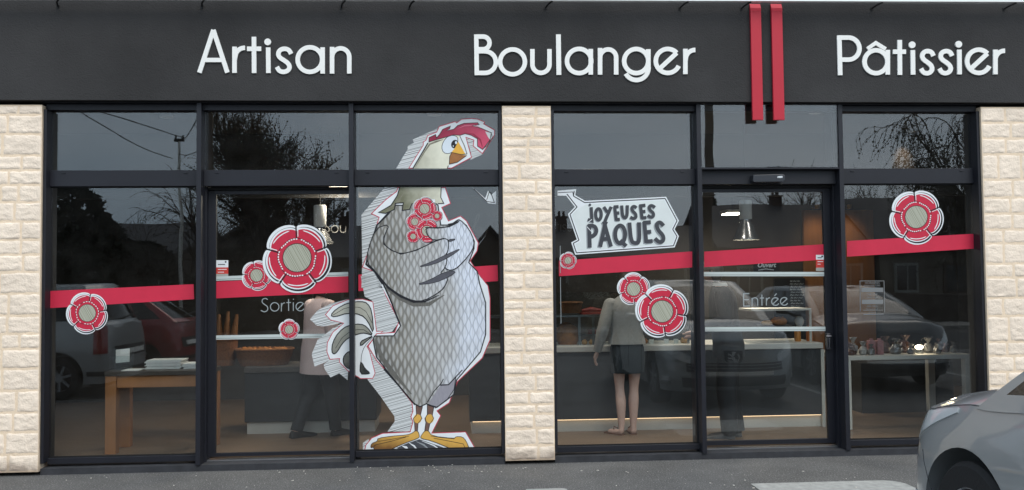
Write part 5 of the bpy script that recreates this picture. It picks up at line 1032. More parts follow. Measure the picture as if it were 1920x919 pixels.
m = FB(); m.add([(-200, -80, GZ+.005), (200, -80, GZ+.005), (200, -20.01, GZ+.005), (-200, -20.01, GZ+.005)], [(0, 1, 2, 3)]); tag(m.build('garden_grass', mat('lawn', S(52, 66, 34), .95, var=.3, vs=.8), None, origin=(0, 0, 0)), kind='structure')
PAINT = mat('road_paint', S(160, 160, 156), .85, var=.22, vs=16, bump=.2, bs=120)
def marking(x0, x1, y0, y1, rad, label):
    p = []
    for cx, cy, a0 in ((x1-rad, y1-rad, 0), (x0+.02, y1-.02, 90), (x0+.02, y0+.02, 180), (x1-.02, y0+.02, 270)):
        rr = rad if a0 == 0 else .02
        for k in range(7): a = R(a0+15*k); p.append((cx+rr*math.cos(a), cy+rr*math.sin(a), GZ+.005))
    m = FB(); m.add(p, [tuple(range(len(p)))]); o = m.build('painted_marking', PAINT); return tag(o, label, 'ground marking', 'white painted markings before the shop')
q0, q1 = onz(1407, 908, GZ), onz(1692, 905, GZ)
marking(q0.x, q1.x, q0.y-.75, q0.y, .16, 'white painted ground marking with a rounded corner before the entrance door')
q2 = onz(985, 917.2, GZ); q3 = onz(1062, 916.8, GZ); marking(q2.x, q3.x, q2.y-.7, q2.y-.02, .05, 'white painted ground marking below the middle stone pier')
for x in (-10.5, -7.6, 5.1, 8.3): m = FB(); m.add([(x, -8.6, GZ+.005), (x+.1, -8.6, GZ+.005), (x+.1, -3.4, GZ+.005), (x, -3.4, GZ+.005)], [(0, 1, 2, 3)]); tag(m.build('bay_line', PAINT), 'white line between parking bays, %s from the left' % {-10.5: 'first', -7.6: 'second', 5.1: 'third', 8.3: 'fourth'}[x], 'ground marking', 'parking bay lines')
for i in range(12): m = FB(); x = -34+6*i; m.add([(x, -14.3, GZ+.009), (x+3, -14.3, GZ+.009), (x+3, -14.18, GZ+.009), (x, -14.18, GZ+.009)], [(0, 1, 2, 3)]); tag(m.build('lane_dash', PAINT), 'white dashed line in the middle of the street', 'ground marking', 'dashes of the street centre line')
# scraps on the ground by the hen
rnd = random.Random(21); m = MB()
def scrap(px, py, s):
    c = onz(px, py, GZ+.006); a = rnd.uniform(0, 6); pts = [(c.x+s*q*math.cos(a+k), c.y+s*q*math.sin(a+k)) for k, q in ((0, 1), (1.6, .55), (3.1, .9), (4.6, .5))]
    m.add([(x, y, GZ+.006) for x, y in pts] + [(x*1, y, GZ+.006+s*.5) for x, y in pts], [(3, 2, 1, 0), (4, 5, 6, 7), (0, 1, 5, 4), (1, 2, 6, 5), (2, 3, 7, 6), (3, 0, 4, 7)])
for _ in range(55): scrap(rnd.gauss(800, 110), min(900, max(869, 871+abs(rnd.gauss(0, 9)))), rnd.uniform(.003, .009))
for _ in range(45): scrap(rnd.uniform(60, 1700), rnd.uniform(876, 917), rnd.uniform(.003, .011))
tag(m.build('litter_scraps', mat('scrap_white', S(205, 200, 190), .8, var=.2, vs=9)), 'tiny white scraps scattered on the asphalt below the hen', 'litter', kind='stuff')

# ------------------------------------------------------------------ cars
def paint(name, col, metal=.55): return mat(name, col, .32, metal, var=.02, vs=3, coat=.8)
TYRE = mat('tyre_rubber', S(24, 24, 25), .85, bump=.2, bs=60); RIMM = mat('rim_alloy', S(140, 142, 145), .45, .5); CARG = glass('car_glass', (.13, .14, .15), .05); PLAST = mat('black_plastic', S(26, 27, 29), .6); LAMPG = mat('headlamp_glass', S(206, 210, 210), .15, .15, var=.05, vs=9, coat=1); TAIL = mat('tail_lamp_red', S(130, 20, 24), .2, coat=1, emit=(.25, .01, .01), es=.15); CHROME = mat('chrome', S(205, 207, 210), .12, 1.0); PLATE = mat('plate_white', S(225, 225, 220), .5); INTER = mat('car_interior', S(30, 30, 32), .9)
def make_car(name, label, cat, P, group=None):
    """local frame: x forward (nose at x = 0, tail at x = -L), y to the left, z up"""
    L, W, body = P['L'], P['W'], P['paint']; hw = W/2; zb = .22
    prof = P['prof']                                     # (distance behind the nose, shoulder height)
    def ztop(x):
        d = -x
        for (a, za), (b, zb_) in zip(prof, prof[1:]):
            if d <= b: u = max(0, (d-a)/(b-a)); u = u*u*(3-2*u) if P.get('ease', 1) else u; return za+(zb_-za)*u
        return prof[-1][1]
    nN = P.get('nose', .42); nR = P.get('tail', .22)
    def outline(u):                                       # closed plan outline, u in 0..1 from the nose centre round the left side to the tail and back
        s = 1 if u <= .5 else -1; q = u*2 if u <= .5 else (1-u)*2
        if q < .25: a = q/.25*math.pi/2; return Vector((-nN*(1-math.cos(a)**.85) if math.cos(a) > 1e-6 else -nN, s*hw*math.sin(a)**.72, 0))
        if q < .82: v = (q-.25)/.57; return Vector((-nN-(L-nN-nR)*v, s*hw, 0))
        a = (q-.82)/.18*math.pi/2; return Vector((-L+nR*(1-math.sin(a)**.8), s*hw*max(0, math.cos(a))**.6, 0))
    def surf(u, v):
        p = outline(u); zt = ztop(p.x); d = min(1, max(0, -p.x/nN)); k = .94+.06*math.sin(math.pi*min(1, (v*.92+.08)))**.7 if v < .55 else 1-.075*((v-.55)/.45)**2
        lean = P.get('front_lean', .10)*v*v*max(0, 1-d) + P.get('rear_lean', .1)*v*v*max(0, 1-(L+p.x)/.5)*-1
        under = -.10*max(0, .18-v)/.18*max(0, 1-d) + .10*max(0, .18-v)/.18*max(0, 1-(L+p.x)/.3)
        return Vector((p.x-lean+under, p.y*k, zb+(zt-zb)*v))
    t = thing(name, label, cat, (0, 0, 0), group, local=True)
    NU, NV = 120, 14; m = MB(); vs = []; fs = []
    for j in range(NV+1):
        for i in range(NU): vs.append(surf(i/NU, j/NV))
    for j in range(NV):
        for i in range(NU): fs.append((j*NU+i, j*NU+(i+1) % NU, (j+1)*NU+(i+1) % NU, (j+1)*NU+i))
    top = NV*NU; K = 8
    rows = []
    for i in range(0, NU//2+1):
        a, b = vs[top+i], vs[top+(NU-i) % NU]; row = [top+i]
        if i not in (0, NU//2):
            for k in range(1, K):
                q = k/K; x = a.lerp(b, q); cr = P.get('crown', .045)*min(1, abs(a.y)/hw*1.2)*(1-(2*q-1)**4)
                x.z += cr; vs.append(x); row.append(len(vs)-1)
            row.append(top+(NU-i) % NU)
        rows.append(row)
    for r0, r1 in zip(rows, rows[1:]):
        if len(r0) == 1:
            for k in range(len(r1)-1): fs.append((r0[0], r1[k], r1[k+1]))
        elif len(r1) == 1:
            for k in range(len(r0)-1): fs.append((r0[k], r1[0], r0[k+1]))
        else:
            for k in range(K): fs.append((r0[k], r1[k], r1[k+1], r0[k+1]))
    fs.append(tuple(range(NU-1, -1, -1)))
    m.add(vs, fs); tmp = m.build('tmp_body', body); 
    WX = P['wheels']; WR = P['wr']; AR = WR+.06
    c = MB()
    for x in WX:
        for s in (-1, 1):
            q = MB(); n = 40; pts = [(x+AR*math.cos(2*math.pi*k/n), WR+.01+AR*math.sin(2*math.pi*k/n)) for k in range(n)]
            c.add([(a, s*(hw-.30), b) for a, b in pts] + [(a, s*(hw+.2), b) for a, b in pts], [tuple(range(n)), tuple(range(2*n-1, n-1, -1))] + [(k, (k+1) % n, n+(k+1) % n, n+k) for k in range(n)])
    co = c.build('tmp_cut', PLAST); bo = tmp.modifiers.new('b', 'BOOLEAN'); bo.object = co; bo.operation = 'DIFFERENCE'; bo.solver = 'EXACT'
    bpy.context.view_layer.update(); dg = bpy.context.evaluated_depsgraph_get(); me = bpy.data.meshes.new_from_object(tmp.evaluated_get(dg)); off = tmp.location.copy()
    if len(me.polygons) < 200: me = tmp.data.copy()
    for v in me.vertices: v.co += off
    bpy.data.objects.remove(tmp); bpy.data.objects.remove(co)
    for p in me.polygons: p.use_smooth = True; p.material_index = 0
    me.materials.clear(); me.materials.append(body); me.set_sharp_from_angle(angle=R(38))
    bo_ = bpy.data.objects.new('body', me); COL.objects.link(bo_); bo_.parent = t; WPOS[bo_.name] = Vector((0, 0, 0))
    # inner wheel liners
    # greenhouse: lofted levels with glass, pillars and roof
    s1, s2, s3, s4 = P['cab']; zr = P['roof']; wb, wr_ = hw-.055, hw*P.get('roofw', .70)
    def cab_out(u, lv):
        x0, x1 = -(s1+(s2-s1)*lv), -(s4+(s3-s4)*lv); w_ = wb+(wr_-wb)*lv; s = 1 if u <= .5 else -1; q = u*2 if u <= .5 else (1-u)*2; bow = .22*(1-.3*lv); bowr = .12
        if q < .22: a = q/.22; return Vector((x0-bow*a*a, s*w_*a*(1 if a < 1 else 1), 0))
        if q < .80: v = (q-.22)/.58; return Vector((x0-bow+(x1+bowr-x0+bow)*v, s*w_*(1-.05*max(0, (v-.55)/.45)**2), 0))
        a = (q-.80)/.20; return Vector((x1+bowr*(1-a)**2, s*w_*.95*(1-a), 0))
    NC, NL = 100, 9
    def lev(j): return j/NL
    def cpt(i, j):
        lv = lev(j); p = cab_out(i/NC, lv); zlow = ztop(max(-L, min(0, p.x)))-.02 if True else 0
        p.z = zlow+(zr-zlow)*(lv**.9); return p
    cv = [cpt(i, j) for j in range(NL+1) for i in range(NC)]
    def reg(i, j):
        q = (i+.5)/NC; s = 'l' if q <= .5 else 'r'; q = q*2 if q <= .5 else (1-q)*2; z = (j+.5)/NL
        if z > .90: return 'roof'
        if q < .185: return 'wind' if z > .02 else 'roof'
        if q < .245: return 'pil'
        if q < .76:
            if z < .08: return 'pil'
            if abs(q-.44) < .014: return 'bpil1'+s
            if abs(q-.62) < .014: return 'bpil2'+s
            return 'side'+s
        if q < .825: return 'pil'
        return 'rear' if z > .12 else 'pil'
    parts = {}
    for j in range(NL):
        for i in range(NC): parts.setdefault(reg(i, j), []).append((j*NC+i, j*NC+(i+1) % NC, (j+1)*NC+(i+1) % NC, (j+1)*NC+i))
    def sub(fs, nm, mt_):
        m = FB(); used = {}; out_ = []
        for f in fs: out_.append(tuple(used.setdefault(k, len(used)) for k in f))
        m.add([cv[k] for k in used], out_); return m.build(nm, mt_, t, smooth=True, angle=60)
    rt = parts['roof'] + parts['pil']; nb = len(cv)
    cr = []; top = NL*NC
    base = len(cv); rows = []
    for i in range(0, NC//2+1):
        a, b = cv[top+i], cv[top+(NC-i) % NC]; row = [top+i]
        if i not in (0, NC//2):
            for k in range(1, 6): q = k/6; x = a.lerp(b, q); x.z += .035*(1-(2*q-1)**4)*min(1, i/8, (NC//2-i)/8); cv.append(x); row.append(len(cv)-1)
            row.append(top+(NC-i) % NC)
        rows.append(row)
    for r0, r1 in zip(rows, rows[1:]):
        if len(r0) == 1: rt += [(r0[0], r1[k], r1[k+1]) for k in range(len(r1)-1)]
        elif len(r1) == 1: rt += [(r0[k], r1[0], r0[k+1]) for k in range(len(r0)-1)]
        else: rt += [(r0[k], r1[k], r1[k+1], r0[k+1]) for k in range(6)]
    sub(rt, 'roof', body); sub(parts['wind'], 'windscreen', CARG); sub(parts['rear'], 'rear_window', CARG); [sub(parts[k_], 'window_pillar', PLAST) for k_ in sorted(parts) if k_.startswith('bpil')]
    for q in 'lr': sub(parts['side'+q], 'side_window', CARG)
    # cabin floor and seats behind the glass
    m = MB(); m.box(-s4+.25, -s1-.35, -wb+.12, wb-.12, ztop(-s1-.4)-.25, ztop(-s1-.4)-.03)
    for x in (-(s1+1.15), -(s1+1.95)):
        for y in (-.36, .36): m.box(x-.06, x+.06, y-.22, y+.22, .8, zr-.32); m.box(x-.04, x+.04, y-.11, y+.11, zr-.31, zr-.16)
    m.box(-s1-.62, -s1-.32, -.62, .62, .8, ztop(-s1-.4)+.04)
    m.build('seats', INTER, t, bevel=.01)
    # wheels
    for x in WX:
        for s in (-1, 1):
            w = MB(); n = 40; pr = [(WR*.62, -.10), (WR*.93, -.105), (WR, -.08), (WR, .08), (WR*.93, .105), (WR*.62, .10)]
            def ringy(prf, mb):
                vs = []; fs = []
                for r, y in prf:
                    for k in range(n): a = 2*math.pi*k/n; vs.append((x+r*math.cos(a), s*(hw-.125+y), WR+r*math.sin(a)))
                for i in range(len(prf)-1):
                    for k in range(n): fs.append((i*n+k, i*n+(k+1) % n, (i+1)*n+(k+1) % n, (i+1)*n+k))
                mb.add(vs, fs)
            ringy(pr + [pr[0]], w); wo = w.build('wheel', TYRE, t, smooth=True)
            rm = MB(); ringy([(WR*.66, -.06), (WR*.64, .09), (WR*.60, .095), (WR*.58, .02), (WR*.58, -.06)], rm)
            for k in range(7):
                a = 2*math.pi*k/7+.2; c0, s0 = math.cos(a), math.sin(a); rm.bar((x+c0*.05, s*(hw-.045), WR+s0*.05), (x+c0*WR*.61, s*(hw-.04), WR+s0*WR*.61), .035, .03, up=(0, 1, 0))
            rm.tube([(x, s*(hw-.09), WR), (x, s*(hw-.02), WR)], .062, 16); ro = rm.build('rim', RIMM, wo, smooth=True); 
            dk = MB(); dk.tube([(x, s*(hw-.16), WR), (x, s*(hw-.14), WR)], WR*.6, 28); dk.build('brake_disc', mat('brake_dark', S(60, 60, 62), .5, .6), wo)
    def patch(nm, mt_, u0, u1, v0, v1, off, nu=14, nv=6, shape=None, both=True, parent=None):
        for s in ((0, 1) if both else (0,)):
            m = MB(); 
            def fn(a, b, off=off):
                u = u0+(u1-u0)*a; lo, hi = (v0, v1) if shape is None else shape(a); v = lo+(hi-lo)*b; uu = (u if s == 0 else 1-u) % 1.0
                e = .002; p = surf(uu, v); du = surf((uu+e) % 1, v)-surf((uu-e) % 1, v); dv = surf(uu, min(1, v+.01))-surf(uu, max(0, v-.01)); nn = du.cross(dv)
                nn = nn.normalized() if nn.length > 1e-9 else Vector((1, 0, 0)); ctr = Vector((-L/2, 0, .6))
                if nn.dot(p-ctr) < 0: nn = -nn
                return p+nn*off
            g = [[fn(i/nu, j/nv) for i in range(nu+1)] for j in range(nv+1)]; h = [[fn(i/nu, j/nv, -.01) for i in range(nu+1)] for j in range(nv+1)]
            vs = [p for r in g for p in r]; vs += [p for r in h for p in r]; o = (nu+1)*(nv+1); fs = [(j*(nu+1)+i, j*(nu+1)+i+1, (j+1)*(nu+1)+i+1, (j+1)*(nu+1)+i) for j in range(nv) for i in range(nu)]
            for i in range(nu): fs += [(i, i+1, o+i+1, o+i), (nv*(nu+1)+i, nv*(nu+1)+i+1, o+nv*(nu+1)+i+1, o+nv*(nu+1)+i)]
            for j in range(nv): a_, b_ = j*(nu+1), (j+1)*(nu+1); fs += [(a_, b_, o+b_, o+a_), (a_+nu, b_+nu, o+b_+nu, o+a_+nu)]
            m.add(vs, fs); m.build(nm, mt_, parent or t, smooth=True, angle=50)
    P['detail'](t, surf, patch, outline, ztop, hw, L)
    # door seams, handles, mirrors
    for x, v0, v1 in P['seams']:
        for s in (-1, 1):
            m = MB(); u = .125+.285*((-x)-nN)/(L-nN-nR); uu = u if s > 0 else 1-u; pts = [surf(uu, v0+(v1-v0)*k/8)+Vector((.05*math.sin(math.pi*k/8*.7), s*.0005, 0)) for k in range(9)]
            m.tube(pts, .005, 6); m.build('door_seam', PLAST, t)
    for s in (-1, 1):
        m = MB(); x = -s1-1.15; z = ztop(x)+.07; m.rings([(z-.05, .05, .06, x, s*(hw+.06)), (z-.015, .065, .085, x, s*(hw+.07)), (z+.035, .06, .08, x, s*(hw+.07)), (z+.055, .035, .05, x, s*(hw+.07))], 16, True); m.bar((x, s*(hw-.06), z-.05), (x, s*(hw+.03), z-.04), .05, .04); m.build('wing_mirror', body, t, smooth=True)
        for x in P['handles']: m = MB(); u = .125+.285*((-x)-nN)/(L-nN-nR); uu = u if s > 0 else 1-u; p = surf(uu, .84); m.bar(p+Vector((-.09, s*.022, 0)), p+Vector((.09, s*.022, 0)), .028, .022, up=(0, 0, 1)); m.build('door_handle', body, t, bevel=.004)
    return t
def front_detail(t, surf, patch, outline, ztop, hw, L):
    patch('headlight', LAMPG, .046, .140, .66, .92, .008, shape=lambda a: (.60+.34*a**1.15, min(.975, .74+.45*a)))
    patch('grille', PLAST, -.052, .052, .42, .60, .006, both=False)
    patch('grille_slat', RIMM, -.05, .05, .545, .565, .012, both=False, nv=1); patch('grille_slat', RIMM, -.05, .05, .475, .49, .012, both=False, nv=1)
    patch('lower_intake', PLAST, -.060, .060, .10, .30, .006, both=False); patch('fog_lamp_bezel', CHROME, .082, .108, .14, .19, .012, nv=2); patch('fog_lamp', LAMPG, .085, .105, .20, .28, .01)
    patch('number_plate', PLATE, -.036, .036, .33, .41, .014, both=False)
    c = surf(0, .72)+Vector((.012, 0, 0)); m = MB(); sh = [(-.115, .08), (.115, .08), (.105, -.03), (.0, -.115), (-.105, -.03)]
    for i in range(5): m.bar((c.x+.004, *sh[i]), (c.x+.004, *sh[(i+1) % 5]), .014, .012, up=(1, 0, 0), mi=1)
    for k in range(len(m.v)): m.v[k].z += c.z
    m.add([(c.x, y, c.z+z) for y, z in sh] + [(c.x-.03, y, c.z+z) for y, z in sh], [(0, 1, 2, 3, 4), (9, 8, 7, 6, 5)] + [(i, (i+1) % 5, 5+(i+1) % 5, 5+i) for i in range(5)]); e = m.build('badge', [PLAST, CHROME], t)
    m = MB(); x = c.x+.003                                  # a small rearing lion on the shield
    for a, b, w_ in (((-.03, -.045), (.012, .005), .026), ((.012, .005), (-.005, .038), .022), ((.005, .01), (.045, .028), .012), ((.0, -.005), (.046, -.006), .012), ((-.025, -.035), (.02, -.05), .014), ((-.03, -.04), (-.05, .0), .008), ((-.05, .0), (-.04, .03), .008)):
        m.bar((x, a[0]*1.5, c.z+a[1]*1.5), (x, b[0]*1.5, c.z+b[1]*1.5), w_*1.5, .012, up=(1, 0, 0))
    m.ball((x, -.006, c.z+.06), (.008, .026, .02), 8); m.build('badge_lion', mat('badge_silver', S(205, 208, 210), .4, .3), e)
    for s in (0, 1):                                     # bonnet shut line, bumper joint, crease
        uu = lambda u: (u if s == 0 else 1-u) % 1.0
        m = MB(); m.tube([surf(uu(.02+.17*k/16), .992)+Vector((0, 0, .002)) for k in range(17)], .0022, 6); m.build('bonnet_seam', PLAST, t)
        m = MB(); m.tube([surf(uu(.112+.012*k/6), .66-.30*k/6) for k in range(7)], .002, 6); m.build('bumper_seam', PLAST, t)
    for s in (-1, 1):
        m = MB(); p = [Vector((-1.18, s*.05, ztop(-1.18)+.075)), Vector((-1.32, s*.35, ztop(-1.3)+.10)), Vector((-1.30, s*.62, ztop(-1.3)+.055))]; m.tube(p, .009, 6); m.build('wiper', PLAST, t)
def main_detail(t, *a):
    front_detail(t, *a)
MAINP = dict(L=4.4, W=1.84, paint=paint('silver_blue_paint', S(146, 150, 151), .3), prof=[(0, .80), (.35, .90), (1.0, .99), (1.5, 1.03), (4.4, 1.08)], nose=.62, tail=.3, front_lean=.16, rear_lean=.16, cab=(.74, 1.85, 3.75, 4.30), roof=1.60, roofw=.70, wheels=(-.93, -3.55), wr=.345, crown=.10, seams=((-1.60, .12, .98), (-2.55, .12, .98)), handles=(-2.35, -3.2), detail=main_detail)
CAR = make_car('parked_car', 'silver grey car parked nose towards the shop in the lower right corner', 'car', MAINP)
CAR.rotation_euler = (0, 0, R(90)); CAR.location = (3.53, -2.62, GZ)
c2 = make_car('parked_car', 'dark grey car parked right of the silver corner one, mirrored behind the sweets', 'car', dict(MAINP, paint=paint('dark_grey_paint', S(70, 72, 74), .3), roof=1.46)); c2.location = (6.35, -4.0, GZ); c2.rotation_euler = (0, 0, R(90))
def rear_detail(t, surf, patch, outline, ztop, hw, L):
    patch('tail_light', TAIL, .408, .445, .52, .98, .012); patch('number_plate', PLATE, .478, .522, .46, .55, .012, both=False); patch('plate_recess', PLAST, .465, .535, .42, .62, .006, both=False)
    patch('bumper_trim', PLAST, .40, .60, .14, .22, .012, both=False, nu=24); patch('headlight', LAMPG, .055, .115, .64, .92, .008); patch('grille', PLAST, -.05, .05, .45, .62, .006, both=False)
    p = surf(.5, .99); m = MB(); m.bar((p.x+.02, -.25, p.z+.09), (p.x-.05, .22, p.z+.16), .02, .02); m.build('rear_wiper', PLAST, t)
MPVP = dict(L=4.3, W=1.75, paint=paint('dull_silver_paint', S(168, 170, 170), .3), prof=[(0, .78), (.5, .92), (1.0, 1.0), (4.3, 1.06)], nose=.5, tail=.2, front_lean=.14, rear_lean=.06, cab=(.9, 1.75, 3.95, 4.24), roof=1.63, roofw=.76, wheels=(-.9, -3.55), wr=.31, seams=((-1.5, .12, .98), (-2.45, .12, .98), (-3.2, .3, .98)), handles=(-2.25, -3.05), detail=rear_detail)
c3 = make_car('parked_van', 'dull silver people carrier seen from behind, mirrored in the leftmost window', 'car', MPVP); c3.rotation_euler = (0, 0, R(180)); c3.location = (-4.95-4.3, -5.75, GZ)
REDP = dict(L=4.0, W=1.7, paint=paint('red_car_paint', S(140, 26, 34), .2), prof=[(0, .74), (.5, .88), (1.0, .94), (4.0, 1.0)], nose=.5, tail=.3, front_lean=.14, rear_lean=.12, cab=(.95, 1.8, 3.3, 3.95), roof=1.42, roofw=.70, wheels=(-.85, -3.3), wr=.30, seams=((-1.45, .12, .98), (-2.5, .12, .98)), handles=(-2.3,), detail=rear_detail)
c4 = make_car('parked_hatchback', 'red hatchback parked beyond the silver people carrier, mirrored in the leftmost window', 'car', REDP); c4.rotation_euler = (0, 0, R(180)); c4.location = (-4.72-4.0, -8.3, GZ)

# ------------------------------------------------------------------ across the street (what the panes mirror)
SLATE = mat('roof_slate', S(44, 45, 50), .7, var=.25, vs=8, bump=.5, bs=20); HWALL = mat('house_wall', S(92, 86, 78), .95, var=.15, vs=2); HWALL2 = mat('house_wall_dark', S(62, 56, 52), .95, var=.15, vs=2); BRICK = mat('brick_chimney', S(72, 58, 52), .95, var=.2, vs=9); SHUT = mat('shutter', S(130, 132, 128), .7); HGLASS = mat('house_glass', S(30, 34, 38), .08)
def house(x0, x1, y0, y1, eave, ridge, label, chim=(), wall=HWALL, ant=None, gable=False, wins=3):
    t = thing('house', label, 'house', ((x0+x1)/2, (y0+y1)/2, 0), 'houses across the street')
    ym, xm = (y0+y1)/2, (x0+x1)/2; m = MB()
    if gable: m.add([(x0, y0, 0), (x1, y0, 0), (x1, y1, 0), (x0, y1, 0), (x0, y0, eave), (x1, y0, eave), (x1, y1, eave), (x0, y1, eave), (xm, y0, ridge-.05), (xm, y1, ridge-.05)], [(3, 2, 1, 0), (0, 1, 5, 8, 4), (1, 2, 6, 5), (2, 3, 7, 9, 6), (3, 0, 4, 7), (4, 8, 9, 7), (5, 6, 9, 8)])
    else: m.add([(x0, y0, 0), (x1, y0, 0), (x1, y1, 0), (x0, y1, 0), (x0, y0, eave), (x1, y0, eave), (x1, y1, eave), (x0, y1, eave), (x0, ym, ridge-.05), (x1, ym, ridge-.05)], [(3, 2, 1, 0), (0, 1, 5, 4), (1, 2, 6, 9, 5), (2, 3, 7, 6), (3, 0, 4, 8, 7), (4, 5, 9, 8), (6, 7, 8, 9)])
    m.build('wall', wall, t)
    m = MB(); o = .3
    if gable: ra, rb = (xm, y0-o, ridge), (xm, y1+o, ridge); sl = ((x0-o, y0-o, eave-.1), (x0-o, y1+o, eave-.1)), ((x1+o, y0-o, eave-.1), (x1+o, y1+o, eave-.1))
    else: ra, rb = (x0-o, ym, ridge), (x1+o, ym, ridge); sl = ((x0-o, y0-o, eave-.1), (x1+o, y0-o, eave-.1)), ((x0-o, y1+o, eave-.1), (x1+o, y1+o, eave-.1))
    for a, b in sl: q = [Vector(a), Vector(b), Vector(rb), Vector(ra)]; d = Vector((0, 0, .12)); m.add(q+[v+d for v in q], [(0, 1, 2, 3), (7, 6, 5, 4), (0, 4, 5, 1), (1, 5, 6, 2), (2, 6, 7, 3), (3, 7, 4, 0)])
    m.build('roof', SLATE, t)
    for cx, h in chim:
        m = MB(); m.box(cx-.2, cx+.2, ym-.2, ym+.2, ridge-.8, ridge+h*.6); m.box(cx-.25, cx+.25, ym-.25, ym+.25, ridge+h*.6, ridge+h*.6+.06)
        for q in (-.1, .1): m.lathe([(.06, 0), (.055, .18), (.065, .2)], (cx+q, ym, ridge+h*.6+.06), 10)
        m.build('chimney', BRICK, t)
    if ant is not None:
        m = MB(); m.tube([(ant, ym, ridge), (ant, ym, ridge+1.7)], .025, 6)
        for z, wd in ((1.65, .45), (1.2, .35)): m.tube([(ant-wd, ym, ridge+z), (ant+wd, ym, ridge+z)], .014, 5); [m.tube([(ant-wd+2*wd*k/5, ym-.18, ridge+z), (ant-wd+2*wd*k/5, ym+.18, ridge+z)], .008, 4) for k in range(6)]
        m.build('antenna', BLACK, t)
    for k in range(wins):
        wx = x0+(x1-x0)*(k+.5)/wins; door = k == wins//2; z0, z1 = (0, 2.05) if door else (.95, 2.1)
        m = MB(); m.box(wx-.5, wx+.5, y1-.02, y1+.05, z0, z1); f = m.build('door' if door else 'window', SHUT if not door else mat('house_door', S(60, 44, 36), .6), t); m = MB(); m.box(wx-.4, wx-.03, y1+.051, y1+.06, max(z0, .9)+.1, z1-.1); m.box(wx+.03, wx+.4, y1+.051, y1+.06, max(z0, .9)+.1, z1-.1); m.build('window_glass', HGLASS, f)
def vx(px, Yd): d = ray(px, 500); return CAM.x + d.x/d.y*(8+Yd)          # x of something mirrored at pixel column px, Yd metres in front of the glass
def vz(py, px, Yd): d = ray(px, py); return CAM.z + d.z/d.y*(8+Yd)
HY = 27.0
hs = [(212, 372, 423, 'low slate roofed house mirrored behind the pole of the leftmost window', (), 348, HWALL2, False, 3), (385, 548, 418, 'gabled dark house mirrored at the left of the exit door', (), None, HWALL2, True, 3), (566, 870, 428, 'long dark roofed house with chimney mirrored at the right of the exit door', (640,), 622, HWALL, False, 4), (876, 965, 428, 'narrow gabled house mirrored right of the hen', (), None, HWALL2, True, 1), (985, 1312, 430, 'long low house with chimney mirrored behind the speech bubble', (1058,), None, HWALL, False, 4), (1322, 1580, 386, 'taller house with central chimney mirrored above the word Entrée', (1473,), 1474, HWALL2, False, 3), (1590, 1850, 375, 'house with brick chimney mirrored in the rightmost window', (1800,), None, HWALL, False, 3)]
for a, b, py, lab, ch, an, wl_, gb, nw in hs:
    x0, x1 = vx(a, HY), vx(b, HY); zr = vz(py, (a+b)/2, HY); house(x0, x1, -HY-4, -HY+(1.2 if gb else 4)-1, min(zr-1.2, 2.7), zr, lab, [(vx(q, HY), .8 if q != 1800 else 1.5) for q in ch], wl_, vx(an, HY) if an else None, gb, nw)
house(-40, vx(196, HY)-.5, -HY-4, -HY+3, 2.7, 4.3, 'wide low house behind the dark hedge at the far left', (), HWALL2)

BARK = mat('dark_bark', S(58, 50, 42), .95, var=.2, vs=20); BARKP = mat('birch_bark', S(130, 124, 116), .9, var=.4, vs=8); LEAF = mat('dark_evergreen', S(34, 44, 28), .85, var=.5, vs=20); BUDS = mat('spring_buds', S(70, 66, 40), .9, var=.3, vs=30)
def bare_tree(x, y, h, seed, label, spread=.5, weep=0, bark=BARK, cat='tree', trunk=.13, depth=5, buds=True, kids=3, thin=1.0, budn=2, buds_r=.035):
    rnd = random.Random(seed); t = thing('bare_tree', label, cat, (x, y, 0), 'trees across the street'); m = MB(); tw = MB()
    tips = []
    def grow(p, d, L, r, k):
        n = 4; pts = [p]; rs = [r]; q = p.copy(); dd = d.copy()
        for i in range(n):
            dd = (dd+Vector((rnd.gauss(0, .13), rnd.gauss(0, .13), rnd.gauss(.04, .08)-weep*(.25 if k >= 3 else 0)*(1+i*.5)))).normalized(); q = q+dd*L/n; pts.append(q.copy()); rs.append(r*(1-.45*(i+1)/n))
        (m if k < 2 else tw).tube(pts, rs, 7 if k == 0 else 5 if k < 3 else 3, False)
        if k >= depth: tips.append(pts); return
        for i in range(kids + (1 if k < 2 else 0) + (1 if k >= 3 else 0)):
            s = pts[min(n, 1+int((i+1)*n/(kids+1.5)))] if k else pts[2+min(2, i % 3)]; a = rnd.uniform(0, 2*math.pi); up = dd.orthogonal().normalized(); up = (Matrix.Rotation(a, 3, dd) @ up); sp = rnd.uniform(.6, 1.25)*spread*1.3
            nd = (dd+up*sp+Vector((0, 0, .12))).normalized(); grow(s, nd, L*rnd.uniform(.62, .8), max(r*.5, .006*thin), k+1)
        if k < 3: grow(pts[-1], (dd+Vector((rnd.gauss(0, .15), rnd.gauss(0, .15), .15))).normalized(), L*.75, r*.55, k+1)
    grow(Vector((x, y, -.05)), Vector((0, 0, 1)), h*.30, trunk, 0)
    mxz = sorted(v.z for v in tw.v)[int(len(tw.v)*.985)]; s = h/mxz
    for mm in (m, tw): mm.v = [Vector((x+(v.x-x)*s, y+(v.y-y)*s, v.z*s)) for v in mm.v]
    m.build('trunk', bark, t, smooth=True); tw.build('twigs', bark, t)
    if buds:
        b = MB()
        for pts in tips:
            for _ in range(budn): p = rnd.choice(pts); p = Vector((x+(p.x-x)*s, y+(p.y-y)*s, p.z*s)); a = Vector((rnd.gauss(0, 1), rnd.gauss(0, 1), rnd.gauss(0, 1))).normalized()*buds_r*rnd.uniform(.6, 1.4); c = a.orthogonal()*.6; b.add([p-a, p+c, p+a, p-c], [(0, 1, 2, 3)])
        b.build('crown', BUDS, t)
    return t
